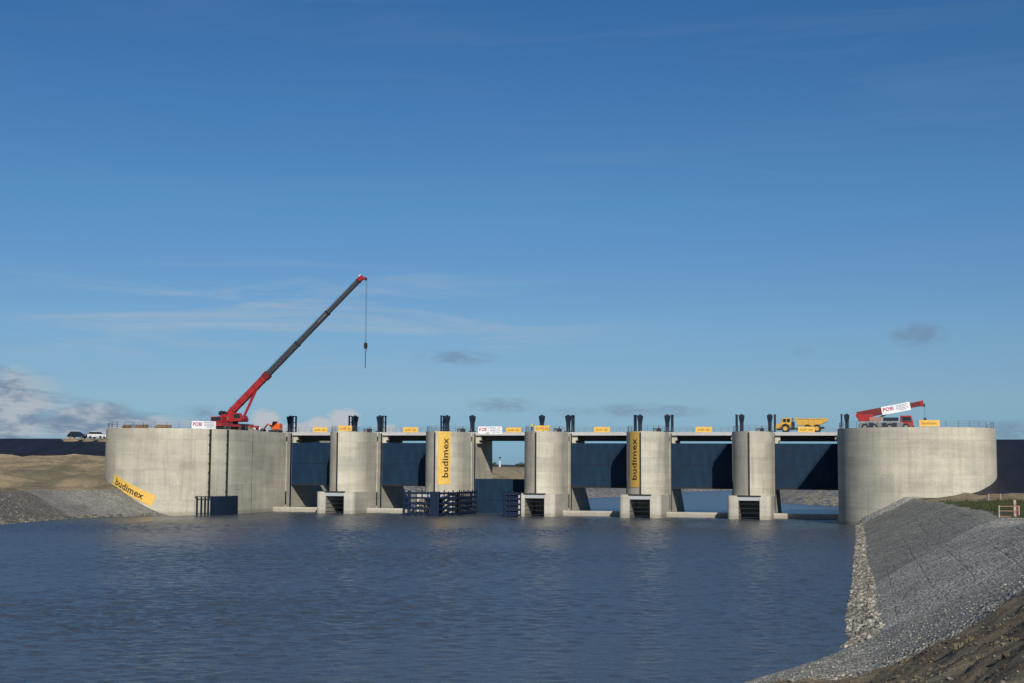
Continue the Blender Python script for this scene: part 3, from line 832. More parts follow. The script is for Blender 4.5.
for i in range(1, 7):
    s = s0 if i == 1 else copy_tree(s0)
    s.location = (21*(i-6)+10.5, 0, 0); s['label'] = 'pale concrete bridge span ' + blab[i]
    if i == 3:      # only a drowned sill in the navigation bay
        continue
    if sill0 is None:
        sill0 = thing('sill_wall', '', 'sill', group='low concrete sills across the bays')
        MB().box(-6.62, 6.40, -.8, .9, -2.5, 1.0).build('wall', M['plinth'], sill0, bevel=.08)
        MB().box(-6.55, 6.3, .95, 1.9, -2.5, .8).build('step', M['plinth'], sill0)
        q = sill0
    else: q = copy_tree(sill0)
    q.location = (21*(i-6)+10.5, 0, 0)
    q['label'] = 'low concrete sill at the waterline ' + {1: 'below the gate beside the left abutment', 2: 'ending at the big blue fender', 4: 'right of the pier with the worker', 5: 'between the golden-bannered pier and the bare pier', 6: 'half shaded by the right abutment'}[i]
def make_hoist(thin=True):
    t = thing('hoist_column', '', 'hoist column', group='dark hoist columns on the pier tops')
    mb = MB(); pr = [(.0, .34, .62), (1.9, .34, .62), (2.9, .50, .75), (3.5, .56, .80)]
    vs = []; fs = []
    for z, a, b in pr: vs += [(-a,-b,z), (a,-b,z), (a,b,z), (-a,b,z)]
    for k in range(3):
        for i in range(4): fs.append((k*4+i, k*4+(i+1) % 4, k*4+4+(i+1) % 4, k*4+4+i))
    fs += [(3,2,1,0), (12,13,14,15)]
    mb.add(vs, fs); mb.build('column', M['navy'], t, bevel=.05)
    MB().box(-.62, .62, -.95, .95, 0, .22).build('base_plate', M['dark'], t)
    MB().tube((0, 0, 3.5), (0, 0, 3.72), .3, n=12).build('cap', M['dark'], t)
    if thin:
        MB().box(.87, 1.17, -1.1, -.75, -.2, 3.45).build('guide_post', M['navy'], t)
        MB().box(.87, 1.17, .75, 1.1, -.2, 3.45).build('guide_post', M['navy'], t)
        k = MB(); k.box(.83, 1.22, -1.15, 1.15, 3.45, 3.62); k.build('guide_cap', M['navy'], t)
        for z in (1.0, 2.2): MB().bar((1.02, -.75, z), (1.02, .75, z), .14).build('brace', M['navy'], t)
    return t
h0 = make_hoist(True); h1 = make_hoist(False); used = {True: False, False: False}
pn = {1: 'the left abutment', 2: 'the pier nearest the tall red crane', 3: 'the pier with the sunlit yellow banner', 4: 'the pier with the worker', 5: 'the pier with the golden shaded banner', 6: 'the bare pier', 7: 'the right abutment'}
for i in range(1, 8):
    for s in (-1, 1):
        if (i == 1 and s < 0) or (i == 7 and s > 0): continue
        thin = not ((i == 3 and s > 0) or (i == 4 and s < 0))
        src = h0 if thin else h1
        o = src if not used[thin] else copy_tree(src); used[thin] = True
        o.location = (21*(i-6) + s*2.85, 10.2, 17.12 - .02)
        o.rotation_euler = (0, 0, 0 if s > 0 else PI)
        o['label'] = ('dark blue hoist column ' if thin else 'single flared dark hoist column ') + ('on the right edge of ' if s > 0 else 'on the left edge of ') + pn[i]
u0 = thing('hydraulic_unit', '', 'machine box', group='dark machine boxes on the pier tops')
MB().box(-.75, .75, -.5, .5, 0, .95).build('cabinet', M['dark'], u0, bevel=.04)
MB().tube((.35, 0, .95), (.35, 0, 1.35), .16, n=10).build('tank', M['grey'], u0)
MB().box(-.6, -.05, -.52, -.501, .15, .8).build('door', M['grey'], u0)
for i in range(2, 7):
    o = u0 if i == 2 else copy_tree(u0)
    o.location = (21*(i-6)+1.1, 7.6, TOP); o['label'] = 'small dark machine box on top of ' + pn[i]

# ------------------------------------------------------------------ fenders by the navigation bay
def fender(name, label, line, zs, solid, loc, group):
    t = thing(name, label, 'fender', loc, group=group)
    for z in zs:
        rl = MB()
        for a, b in zip(line, line[1:]): rl.bar((*a, z), (*b, z), .38, .40)
        rl.build('rail', M['blue'], t)
    for a, b in zip(line, line[1:]):
        L = math.hypot(b[0]-a[0], b[1]-a[1]); n = max(2, round(L/1.25))
        for k in range(n+1):
            q = k/n; x, y = lerp(a[0], b[0], q), lerp(a[1], b[1], q)
            MB().box(x-.1, x+.1, y+.10, y+.32, -2.5, zs[-1]+.35 + (.25 if k % 2 else 0)).build('post', M['blue'], t)
    for a, b in solid:
        MB().bar((*a, 1.3), (*b, 1.3), .1, 7.0).build('panel', M['blue'], t)
    for k in (0, 1): 
        a = line[0]; MB().tube((a[0]-.1+1.0*k, a[1]+.05, -2.5), (a[0]-.1+1.0*k, a[1]+.05, zs[-1]+.5), .22, n=10).build('pile', M['blue'], t)
    return t
FZ = [.35, 1.4, 2.45, 3.5, 4.45]
fender('fender', 'long dark blue steel fender wrapped round the foot of the yellow-bannered pier', [(-67.9, -12.4), (-60.5, -12.6), (-58.3, -7.5), (-57.6, 4.2)], FZ, [((-62.4, -12.75), (-60.5, -12.75))], (0,0,0), 'blue fenders beside the open bay')
fender('fender', 'short dark blue lattice fender at the foot of the pier with the worker', [(-47.2, -12.0), (-44.1, -12.0)], FZ, [((-46.9, -11.7), (-44.6, -11.7))], (0,0,0), 'blue fenders beside the open bay')

# ------------------------------------------------------------------ banners and signs
_tc = {}
def text_mesh(s, bold=.012):
    if s in _tc: return _tc[s]
    cu = bpy.data.curves.new('t', 'FONT'); cu.body = s; cu.size = 1; cu.offset = bold; cu.resolution_u = 3; cu.space_character = 1.05
    o = bpy.data.objects.new('t', cu); COL.objects.link(o)
    bpy.context.view_layer.update()
    me = bpy.data.meshes.new_from_object(o.evaluated_get(bpy.context.evaluated_depsgraph_get()))
    bm = bmesh.new(); bm.from_mesh(me); bmesh.ops.triangulate(bm, faces=bm.faces[:])
    bmesh.ops.subdivide_edges(bm, edges=[e for e in bm.edges if e.calc_length() > .35], cuts=2); bmesh.ops.triangulate(bm, faces=bm.faces[:])
    vs = [(v.co.x, v.co.y) for v in bm.verts]; fs = [tuple(q.index for q in f.verts) for f in bm.faces]; bm.free()
    bpy.data.objects.remove(o); bpy.data.curves.remove(cu); bpy.data.meshes.remove(me)
    x0 = min(p[0] for p in vs); x1 = max(p[0] for p in vs); y0 = min(p[1] for p in vs); y1 = max(p[1] for p in vs)
    vs = [((x-x0)/(x1-x0), (y-y0)/(y1-y0)) for x, y in vs]
    _tc[s] = (vs, fs, (x1-x0)/(y1-y0)); return _tc[s]
def sheet(fmap, w, h, nx, ny, th=.04, m=0):
    """thin cloth sheet: fmap(x, y, off) -> 3D"""
    mb = MB(); vs = []
    for off in (0, th):
        for j in range(ny+1):
            for i in range(nx+1): vs.append(fmap(w*i/nx, h*j/ny, off))
    n1 = (nx+1)*(ny+1); fs = []
    for j in range(ny):
        for i in range(nx):
            a = j*(nx+1)+i; q = (a, a+1, a+nx+2, a+nx+1)
            fs.append(tuple(k+n1 for k in q)); fs.append(q[::-1])
    ring = [i for i in range(nx+1)] + [j*(nx+1)+nx for j in range(1, ny+1)] + [ny*(nx+1)+i for i in range(nx-1, -1, -1)] + [j*(nx+1) for j in range(ny-1, 0, -1)]
    for a, b in zip(ring, ring[1:]+ring[:1]): fs.append((a, b, b+n1, a+n1))
    mb.add(vs, fs, m); return mb
def letters(fmap, s, x0, x1, y0, y1, off, rot=False, bold=.012):
    vs, fs, asp = text_mesh(s, bold); mb = MB(); o = []
    for (x, y) in vs:
        if rot: px, py = lerp(x1, x0, y), lerp(y0, y1, x)
        else: px, py = lerp(x0, x1, x), lerp(y0, y1, y)
        o.append(fmap(px, py, off))
    mb.add(o, fs); return mb
def wav(x, y): return .03*math.sin(x*2.1+y*1.3) + .02*math.sin(x*5+1)
def flat(u0, v, z0):
    return lambda x, y, off: (u0 + x, v - off - wav(x, y), z0 + y)
def oncyl(cu, cv, r, a0, z0, slope=0.):
    return lambda x, y, off: (cu + (r+off)*math.cos(a0 + (x*math.cos(slope)-y*math.sin(slope))/r), cv + (r+off)*math.sin(a0 + (x*math.cos(slope)-y*math.sin(slope))/r), z0 + x*math.sin(slope) + y*math.cos(slope))
def onarc(i, side, s0, z0):
    def f(x, y, off):
        s = s0 + x if side > 0 else s0 - x
        q = arc(s, side, .03+off); return (21*(i-6) + q[0], q[1], z0 + y)
    return f
GB = 'small yellow banners along the railing'
def small_banner(fm, w, h, label, group=GB):
    o = sheet(fm, w, h, 10, 3).build('banner', M['banner'], smooth=40); tag(o, label, 'banner', group)
    letters(fm, 'budimex', w*.14, w*.86, h*.30, h*.72, .045, bold=.02).build('lettering', M['orangeink'], o)
    return o
for i, u0_, u1_ in ((1, -96.14, -92.84), (2, -75.35, -71.93), (4, -33.36, -29.97), (5, -12.15, -8.78), (6, 8.55, 11.85)):
    small_banner(flat(u0_, 8.92, 17.06), u1_-u0_, 1.14, 'small yellow banner on the bridge railing ' + {1: 'nearest the tall red crane', 2: 'left of the sunlit tall yellow banner', 4: 'right of the worker', 5: 'between the golden vertical banner and the bare pier', 6: 'in front of the yellow dump truck'}[i])
small_banner(flat(-52.35, 8.92, 17.04), 3.28, 1.08, 'small yellow banner on the railing of the open bay, right of the white sign')
small_banner(flat(-85.3, -4.2, 17.02), 3.1, 1.16, 'small yellow banner on top of the pier nearest the tall red crane')
small_banner(flat(-43.05, -4.4, 17.02), 3.25, 1.12, 'small yellow banner on top of a pier, beside the worker')
small_banner(oncyl(RAb, -20.5, 13.45, R(-89.3), 17.0), 3.4, 1.08, 'small yellow banner on the railing of the right abutment, below the hanging hook')
def white_sign(fm, w, h, label, big=.42):
    o = sheet(fm, w, h, 12, 3).build('sign', M['signwhite'], smooth=40); tag(o, label, 'sign', 'white signs with crimson letters')
    letters(fm, 'POBI', w*.05, w*big, h*.36, h*.84, .045, bold=.03).build('lettering', M['pinkink'], o)
    tl = MB()
    for k, (a, b) in enumerate(((.50,.93), (.52,.88), (.50,.95), (.60,.85))):
        y = h*(.82 - .19*k); n = 4
        for q in range(n):
            x0, x1 = lerp(w*a, w*b, q/n), lerp(w*a, w*b, (q+.8)/n)
            tl.add([fm(x0, y-h*.05, .045), fm(x1, y-h*.05, .045), fm(x1, y+h*.05, .045), fm(x0, y+h*.05, .045)], [(0,1,2,3)])
    tl.build('print', M['greyink'], o)
    return o
white_sign(flat(-58.5, 8.92, 16.74), 5.3, 1.58, 'white sign with crimson letters on the railing of the open bay')
white_sign(oncyl(LA, -19.5, 13.45, R(-49.7), 16.83), 5.15, 1.55, 'white sign with crimson letters on the left abutment, left of the tall red crane', .40)
def tall_banner(fm, w, h, label, tx=(.28, .78)):
    o = sheet(fm, w, h, 8, 10).build('tall_banner', M['banner'], smooth=40); tag(o, label, 'banner', 'tall yellow banners hung down the piers')
    letters(fm, 'budimex', w*tx[0], w*tx[1], h*.13, h*.88, .05, rot=True, bold=.02).build('lettering', M['ink'], o)
    return o
tall_banner(onarc(3, 1, .75, 6.15), 2.95, 10.7, 'tall yellow vertical banner on the sunlit face of a pier', (.30,.82))
tall_banner(onarc(5, -1, 3.6, 5.95), 3.3, 10.8, 'tall golden vertical banner on the shaded side of a pier nose')
fm = oncyl(LA, -19.5, 13.66, R(-122.3), 5.95, R(-22.6))
o = sheet(fm, 10.8, 2.15, 24, 4).build('slanted_banner', M['banner'], smooth=40); tag(o, 'long yellow banner hung aslant on the left abutment above the stone slope', 'banner')
letters(fm, 'budimex', 1.0, 8.6, .4, 1.75, .05, bold=.018).build('lettering', M['ink'], o)

# ------------------------------------------------------------------ vehicles
def wheel(parent, x, y, r, w, rim=True, name='wheel', rimmat='grey', z=None):
    z = r if z is None else z
    wo = MB().tube((x, y-w/2, z), (x, y+w/2, z), r, n=20).build(name, M['rubber'], parent, smooth=40, bevel=.04)
    if rim: MB().tube((x, y-w/2-.02, z), (x, y+w/2+.02, z), r*.52, n=14).build('rim', M[rimmat], wo, smooth=40)
    return wo
def dump_truck():
    t = thing('dump_truck', 'yellow articulated dump truck on the bridge deck, facing left', 'dump truck', (9.0, 14.0, 17.1))
    MB().prism_y([(-5.35,.85), (-3.6,.85), (-2.3,.95), (-2.3,1.9), (-3.9,2.05), (-5.05,1.75), (-5.38,1.35)], -1.05, 1.05).build('hood', M['yellow'], t, bevel=.06)
    c = MB().prism_y([(-4.0,1.95), (-2.1,1.7), (-2.05,3.0), (-3.75,3.02)], -.95, .95).build('cab', M['yellow'], t, bevel=.06)
    for s in (-1, 1):
        MB().prism_y([(-3.72,2.15), (-3.05,2.12), (-3.05,2.85), (-3.6,2.85)], min(s*.951,s*.975), max(s*.951,s*.975)).build('side_window', M['glass'], c)
        MB().prism_y([(-2.9,2.12), (-2.3,2.1), (-2.25,2.85), (-2.9,2.85)], min(s*.951,s*.975), max(s*.951,s*.975)).build('side_window', M['glass'], c)
    MB().box(-.02,.02,-.8,.8,-.4,.4,0, Matrix.Translation((-3.93,0,2.45)) @ Matrix.Rotation(R(13),4,'Y')).build('windscreen', M['glass'], c)
    f = MB()
    for s in (-1,1): f.prism_y([(-4.3,1.15),(-4.05,1.15),(-3.85,1.6),(-3.2,1.85),(-2.5,1.6),(-2.25,1.1),(-2.05,1.1),(-2.15,1.75),(-2.9,2.05),(-3.9,1.95)], min(s*.95,s*1.45), max(s*.95,s*1.45))
    f.build('mudguard', M['yellow'], t)
    ch = MB().box(-5.0, -2.0, -.5, .5, .55, .95); ch.box(-2.0, -.6, -.3, .3, .6, 1.0); ch.box(-.7, 4.6, -.55, .55, .75, 1.25); ch.box(-1.95,-1.4,-.8,.8,.9,2.2)
    ch.build('chassis', M['dark'], t)
    MB().tube((-1.75, .75, 2.1), (-1.75, .75, 3.1), .09, n=10).build('exhaust', M['dark'], t)
    for x in (-3.2, 1.3, 3.15):
        for s in (-1, 1): wheel(t, x, s*1.15, .84, .62, rimmat='yellow')
    # tipping body: tray with sloping tail
    b = MB()
    side = [(-.75,1.55), (2.6,1.35), (4.1,1.75), (5.35,2.45), (5.2,2.95), (-.75,2.85), (-1.0,3.2), (-1.15,3.15)]
    for s in (-1, 1): b.prism_y(side, min(s*1.35,s*1.45), max(s*1.35,s*1.45))
    b.prism_y([(-.75,1.55),(2.6,1.35),(4.1,1.75),(5.35,2.45),(5.28,2.55),(4.05,1.87),(2.58,1.47),(-.75,1.67)], -1.35, 1.35)
    b.box(-.80, -.70, -1.35, 1.35, 1.6, 3.1)
    b.build('tipping_body', M['yellow'], t)
    r = MB()
    for s in (-1,1):
        for x in (.4, 1.6, 2.8): r.box(x-.07, x+.07, min(s*1.451,s*1.53), max(s*1.451,s*1.53), 1.55, 2.8)
        r.box(-.7, 5.1, min(s*1.451,s*1.55), max(s*1.451,s*1.55), 2.72, 2.86)
    r.build('body_rib', M['yellow'], t)
    MB().prism_y([(-.65,1.6),(4.6,2.05),(4.7,2.6),(3,2.75),(1.5,2.95),(.3,2.7),(-.65,2.6)], -1.3, 1.3).build('load', M['sand'], t)
dump_truck()

def boom_box(mb, p0, p1, w, h, m=0): mb.bar(p0, p1, w, h, m)
def tall_crane():
    t = thing('mobile_crane', 'tall red mobile crane with its long boom raised, on the left abutment', 'crane', (-104.4, -14.5, TOP))
    # carrier stands at an angle across the abutment
    ca = thing_part = bpy.data.objects.new('carrier', None)
    RZ = Matrix.Translation((-.7, 1.5, 0)) @ Matrix.Rotation(R(84), 4, 'Z')
    mb = MB(); mb.box(-6.2, 6.2, -1.35, 1.35, .75, 1.45, 0, RZ); mb.box(-6.4, -4.4, -1.3, 1.3, 1.45, 2.7, 0, RZ)
    bpy.data.objects.remove(ca)
    car = mb.build('carrier', M['red'], t, bevel=.06)
    MB().box(-6.43, -6.38, -1.1, 1.1, 1.8, 2.55, 0, RZ).build('windscreen', M['glass'], car)
    for k, x in enumerate((-5.0, -3.4, 1.2, 2.8, 4.4)):
        for s in (-1, 1):
            p = RZ @ Vector((x, s*1.05, .62)); d = RZ.to_3x3() @ Vector((0, .28, 0))
            wo = MB().tube(p-d, p+d, .62, n=18).build('wheel', M['rubber'], t, smooth=40)
            MB().tube(p-d*1.05, p+d*1.05, .32, n=12).build('rim', M['grey'], wo)
    for x in (-2.0, 5.6):
        for s in (-1, 1):
            og = MB(); og.box(x-.2, x+.2, min(s*1.3,s*2.9), max(s*1.3,s*2.9), .75, 1.1, 0, RZ)
            q = RZ @ Vector((x, s*2.8, 0)); og.tube((q.x,q.y,.1), (q.x,q.y,1.1), .13, n=10)
            oo = og.build('outrigger', M['red'], t); MB().tube((q.x,q.y,0), (q.x,q.y,.12), .42, n=14).build('foot_pad', M['dark'], oo)
    MB().tube((0,0,1.45), (0,0,1.75), 1.15, n=24).build('slew_ring', M['dark'], t)
    # upper works, boom plane along the dam, boom rising to the right
    MB().prism_y([(-2.2,1.75),(2.9,1.75),(3.1,2.3),(2.8,3.0),(.8,3.2),(-1.8,3.3),(-2.2,2.9)], -1.25, 1.0).build('superstructure', M['red'], t, bevel=.08)
    MB().box(-2.85, -2.22, -1.3, 1.3, 1.55, 2.9).build('counterweight', M['boomgrey'], t, bevel=.06)
    cb = MB().prism_y([(1.0,1.85),(2.9,1.85),(3.05,2.3),(2.5,3.5),(1.0,3.5)], -2.15, -1.27).build('operator_cab', M['red'], t, bevel=.05)
    MB().prism_y([(1.2,2.45),(2.75,2.45),(2.4,3.3),(1.2,3.3)], -2.18, -2.151).build('side_window', M['glass'], cb)
    MB().tube((-2.3,-.9,3.5), (-2.3,.9,3.5), .52, n=18).build('winch', M['dark'], t)
    MB().tube((-1.3,-.7,3.45), (-1.3,.7,3.45), .38, n=18).build('winch', M['dark'], t)
    yel = MB().box(-2.1, -.4, -1.30, -1.252, 2.1, 2.8); yel.build('side_panel', M['wood'], t)
    H0 = Vector((-.6, 0, 3.5)); TIP = Vector((27.6, 0, 30.9)); D = (TIP-H0).normalized(); LEN = (TIP-H0).length
    Nn = Vector((-D.z, 0, D.x))
    P = lambda q: H0 + D*q
    bb = MB(); bb.bar(P(-.6), P(11.2), 1.05, 1.25); b0 = bb.build('boom_base', M['red'], t, bevel=.06)
    MB().bar(P(10.4), P(11.6), 1.25, 1.5).build('boom_collar', M['darkred'], b0)
    k = MB()
    for q in (1.0, 3.2, 5.4, 7.6, 9.6): k.box(-.1,.1,-.56,.56,-.66,.66,0, Matrix.Translation(P(q)) @ D.to_track_quat('X','Z').to_matrix().to_4x4())
    k.build('boom_rib', M['darkred'], b0)
    for q0, q1, w_ in ((11.6, 20.5, .95), (20.5, 29.4, .84), (29.4, LEN-.75, .73)):
        sec = MB().bar(P(q0), P(q1), w_, w_*1.12).build('boom_section', M['boomgrey'], t, bevel=.04)
        MB().bar(P(q1-.35), P(q1), w_+.12, w_*1.12+.12).build('section_collar', M['dark'], sec)
    MB().bar(P(26.5), P(29.3), .86, .05).build('reflector', M['lintel'], t)
    hd = MB(); hd.bar(P(LEN-.75), P(LEN+.3), .76, .85); hd.bar(P(LEN+.1), P(LEN+.1)+Vector((.8,0,-.35)), .5, .4); hd.build('boom_head', M['red'], t)
    MB().tube(P(LEN)+Vector((.75,-.15,-.25)), P(LEN)+Vector((.75,.15,-.25)), .35, n=14).build('sheave', M['dark'], t)
    MB().bar(P(LEN-.2)+Nn*.55, P(LEN+.3)+Nn*.55, .3).build('head_light', M['white'], t)
    MB().tube((2.3,0,2.5), P(7.4)-Nn*.5, .27, n=12).build('luffing_cylinder', M['red'], t)
    MB().tube(P(4.9)-Nn*1.15, P(7.9)-Nn*.55, .15, n=10).build('cylinder_rod', M['grey'], t)
    RX = P(LEN).x + 1.05; Z1 = 17.5
    rp = MB()
    for dx in (-.12, .12): rp.tube((RX+dx, 0, P(LEN).z-.3), (RX+dx*.6, 0, Z1), .028, n=5)
    rp.tube(P(LEN)+Nn*.6, H0+Nn*.9, .03, n=5)
    rp.build('hoist_rope', M['dark'], t)
    hb = MB(); hb.prism_y([(RX-.22,Z1-1.1),(RX+.22,Z1-1.1),(RX+.34,Z1-.4),(RX+.25,Z1+.15),(RX-.25,Z1+.15),(RX-.34,Z1-.4)], -.2, .2)
    ho = hb.build('hook_block', M['dark'], t)
    hk = MB(); pr = None
    for q in range(9):
        a = R(90 - 30*q); p = (RX + .2*math.cos(a), 0, Z1-1.42 + .2*math.sin(a))
        if pr: hk.tube(pr, p, .06, n=6)
        pr = p
    hk.build('hook', M['dark'], ho)
    MB().tube((RX,0,Z1-1.6), (RX-.05,0,Z1-5.0), .075, n=6).build('sling', M['dark'], t)
tall_crane()

def truck_crane():
    BX, BY = 25.4, -12.0
    t = thing('truck_crane', 'low red truck crane with its boom nearly level, parked on the right abutment', 'crane', (BX, BY, TOP))
    mb = MB().box(-4.7, 3.2, -1.25, 1.25, .60, 1.45); mb.box(-4.9, -4.6, -1.2, 1.2, .6, 1.1)
    mb.build('chassis', M['grey'], t, bevel=.04)
    MB().box(-4.6, 2.6, -1.33, 1.33, 1.451, 1.60).build('deck_plate', M['lintel'], t)
    k = MB()
    for x in (-2.6, -.2, 1.6): k.box(x-.4, x+.4, -1.38, -1.26, .45, 1.40)
    k.build('locker', M['navy'], t)
    for x in (-3.7, -2.1, .7, 3.6):
        for s in (-1, 1): wheel(t, x, s*1.10, .62, .45)
    cb = MB().prism_y([(2.65,.65),(4.85,.65),(4.95,1.3),(4.6,2.7),(2.65,2.7)], -1.2, 1.2).build('driver_cab', M['red'], t, bevel=.06)
    for s in (-1, 1): MB().prism_y([(2.95,1.6),(4.62,1.6),(4.40,2.45),(2.95,2.45)], min(s*1.201,s*1.225), max(s*1.201,s*1.225)).build('side_window', M['glass'], cb)
    MB().box(4.83, 4.87, -1.0, 1.0, 1.4, 2.3, 0, Matrix.Translation((4.8,0,1.4)) @ Matrix.Rotation(R(-14),4,'Y') @ Matrix.Translation((-4.8,0,-1.4))).build('windscreen', M['glass'], cb)
    MB().box(4.86, 5.1, -1.2, 1.2, .5, .85).build('bumper', M['dark'], t)
    MB().box(-.4, 2.3, -1.1, 1.1, 1.601, 2.35).build('engine_cover', M['navy'], t)
    MB().tube((-3.0,0,1.6), (-3.0,0,1.75), 1.0, n=20).build('slew_ring', M['dark'], t)
    MB().prism_y([(-4.9,1.7),(-.9,1.7),(-.9,2.2),(-2.2,2.5),(-2.4,3.0),(-4.6,2.9),(-5.1,2.5)], -1.1, 1.1).build('superstructure', M['red'], t, bevel=.06)
    MB().box(-2.9, -.5, -1.32, -1.11, 1.72, 2.40).build('side_panel', M['pink'], t)
    MB().tube((-4.95,-.9,2.75), (-4.95,.9,2.75), .42, n=16).build('winch', M['red'], t)
    A = Vector((-4.6, 0, 2.85)); B = Vector((6.5, 0, 4.95)); D = (B-A).normalized(); L = (B-A).length; Nn = Vector((-D.z,0,D.x))
    P = lambda q: A + D*q
    MB().bar(P(-.5), P(8.6), 1.0, 1.3).build('boom_base', M['darkred'], t, bevel=.05)
    s2 = MB().bar(P(8.6), P(L-.3), .8, .9).build('boom_section', M['darkred'], t, bevel=.04)
    lat = MB()
    for q in range(5): lat.bar(P(8.9+.55*q)+Nn*(.5 if q % 2 else -.5)+Vector((0,-.42,0)), P(9.45+.55*q)+Nn*(-.5 if q % 2 else .5)+Vector((0,-.42,0)), .1)
    lat.build('lattice_jib', M['darkred'], t)
    hd = MB().bar(P(L-.3), P(L+.3), .9, 1.05).build('boom_head', M['red'], t)
    MB().tube(P(L+.2)+Vector((.15,-.2,-.35)), P(L+.2)+Vector((.15,.2,-.35)), .3, n=12).build('sheave', M['dark'], t)
    MB().tube((-1.6,0,2.0), P(5.2)-Nn*.5, .2, n=10).build('luffing_cylinder', M['grey'], t)
    RX = P(L+.2).x + .35
    MB().tube((RX,0,P(L).z-.3), (RX,0,2.3), .03, n=5).build('hoist_rope', M['dark'], t)
    MB().prism_y([(RX-.2,1.25),(RX+.2,1.25),(RX+.36,1.7),(RX+.2,2.3),(RX-.2,2.3),(RX-.36,1.7)], -.2, .2).build('hook_block', M['dark'], t)
    MB().tube((-4.2,.3,3.6), (-4.2,.3,3.95), .1, n=8).build('beacon', M['lintel'], t)
    # white banner tied along the boom: a thing of its own
    a0 = Vector((BX,BY,TOP)) + P(4.0) + Vector((0,-.58,0)) - Nn*.80
    fm = lambda x, y, off: tuple(a0 + D*x + Nn*y + Vector((0,-off-.02*math.sin(x*2),0)))
    white_sign(fm, 5.2, 1.5, 'white banner with crimson letters tied along the boom of the truck crane', .42)
truck_crane()

def excavator():
    t = thing('excavator', 'small bright orange excavator at the right edge of the left abutment', 'excavator', (-103.3, 5.0, TOP+.0))
    for s in (-1, 1):
        MB().prism_y([(-1.1,.05),(1.1,.05),(1.35,.3),(1.1,.6),(-1.1,.6),(-1.35,.3)], s*.85-.22, s*.85+.22).build('track', M['rubber'], t, bevel=.04)
    MB().box(-.8, 1.25, -.85, .85, .65, 1.35).build('body', M['orange'], t, bevel=.1)
    MB().prism_y([(.3,1.35),(1.25,1.35),(1.2,2.0),(.5,2.05)], -.85, .85).build('engine_cover', M['orange'], t, bevel=.08)
    cb = MB().prism_y([(-.7,1.3),(.3,1.3),(.35,2.45),(-.4,2.45)], -.85, .1).build('cab', M['orange'], t, bevel=.05)
    MB().prism_y([(-.5,1.6),(.15,1.6),(.2,2.3),(-.28,2.3)], -.88, -.851).build('side_window', M['glass'], cb)
    MB().bar((-.7,.3,1.2), (-2.0,.3,1.9), .24, .34).build('boom', M['orange'], t)
    MB().bar((-2.0,.3,1.95), (-2.9,.3,.8), .2, .26).build('stick', M['darkred'], t)
    MB().prism_y([(-3.2,.15),(-2.6,.1),(-2.5,.7),(-2.95,.85)], .0, .6).build('bucket', M['darkred'], t)
excavator()
def heap(name, label, cat, loc, rx, ry, h, mat, seed):
    mb = MB(); n, m = 22, 7; vs = [(0,0,h)]
    for j in range(1, m+1):
        for i in range(n):
            a = 2*PI*i/n; r = j/m; z = h*(1-r)**.9*(1+.3*noise.noise(Vector((math.cos(a)*r*3, math.sin(a)*r*3, seed)))) if j < m else -.1
            rr = r*(1+.2*noise.noise(Vector((math.cos(a), math.sin(a), seed+3))))
            vs.append((rx*rr*math.cos(a), ry*rr*math.sin(a), z))
    fs = [(0, 1+i, 1+(i+1) % n) for i in range(n)]
    for j in range(m-1):
        for i in range(n): fs.append((1+j*n+i, 1+(j+1)*n+i, 1+(j+1)*n+(i+1) % n, 1+j*n+(i+1) % n))
    mb.add(vs, fs); o = mb.build(name, mat, smooth=60, loc=loc); return tag(o, label, cat)
heap('soil_heap', 'low heap of yellowish soil beside the tall red crane on the left abutment', 'soil heap', (-103.9, -9.0, TOP), 2.3, 1.7, 1.35, M['sand'], 2)
g = thing('generator', 'small white generator between the soil heap and the orange excavator', 'generator', (-106.9, 4.0, TOP))
MB().box(-.9,.9,-.5,.5,.35,1.25).build('housing', M['white'], g, bevel=.06)
MB().box(-.5,.3,-.53,-.501,.5,1.05).build('grille', M['dark'], g)
MB().box(-1.0,1.0,-.45,.45,.2,.349).build('frame', M['dark'], g)
for x in (-.6,.6):
    for s in (-1,1): wheel(g, x, s*.5, .24, .16, rim=False)
for k, (ang, L) in enumerate(((-112, 2.0), (-95, 2.6), (-74, 3.0))):
    p = cylpt(LA, ang, 12.3, -19.5)
    st = thing('plank_stack', 'stack of brown planks behind the left abutment railing, ' + ('nearest its left end' if k == 0 else 'the middle one of the three' if k == 1 else 'nearest the white sign'), 'planks', (*p, TOP), R(ang+90), 'plank stacks behind the left railing')
    for q in range(4): MB().box(-L/2+.1*q, L/2+.05*q, -.45, .45, .06+.15*q, .19+.15*q).build('plank_layer', M['wood'], st)
    for x in (-L*.3, L*.3): MB().box(x-.06, x+.06, -.5, .5, 0, .06).build('bearer', M['wood'], st)

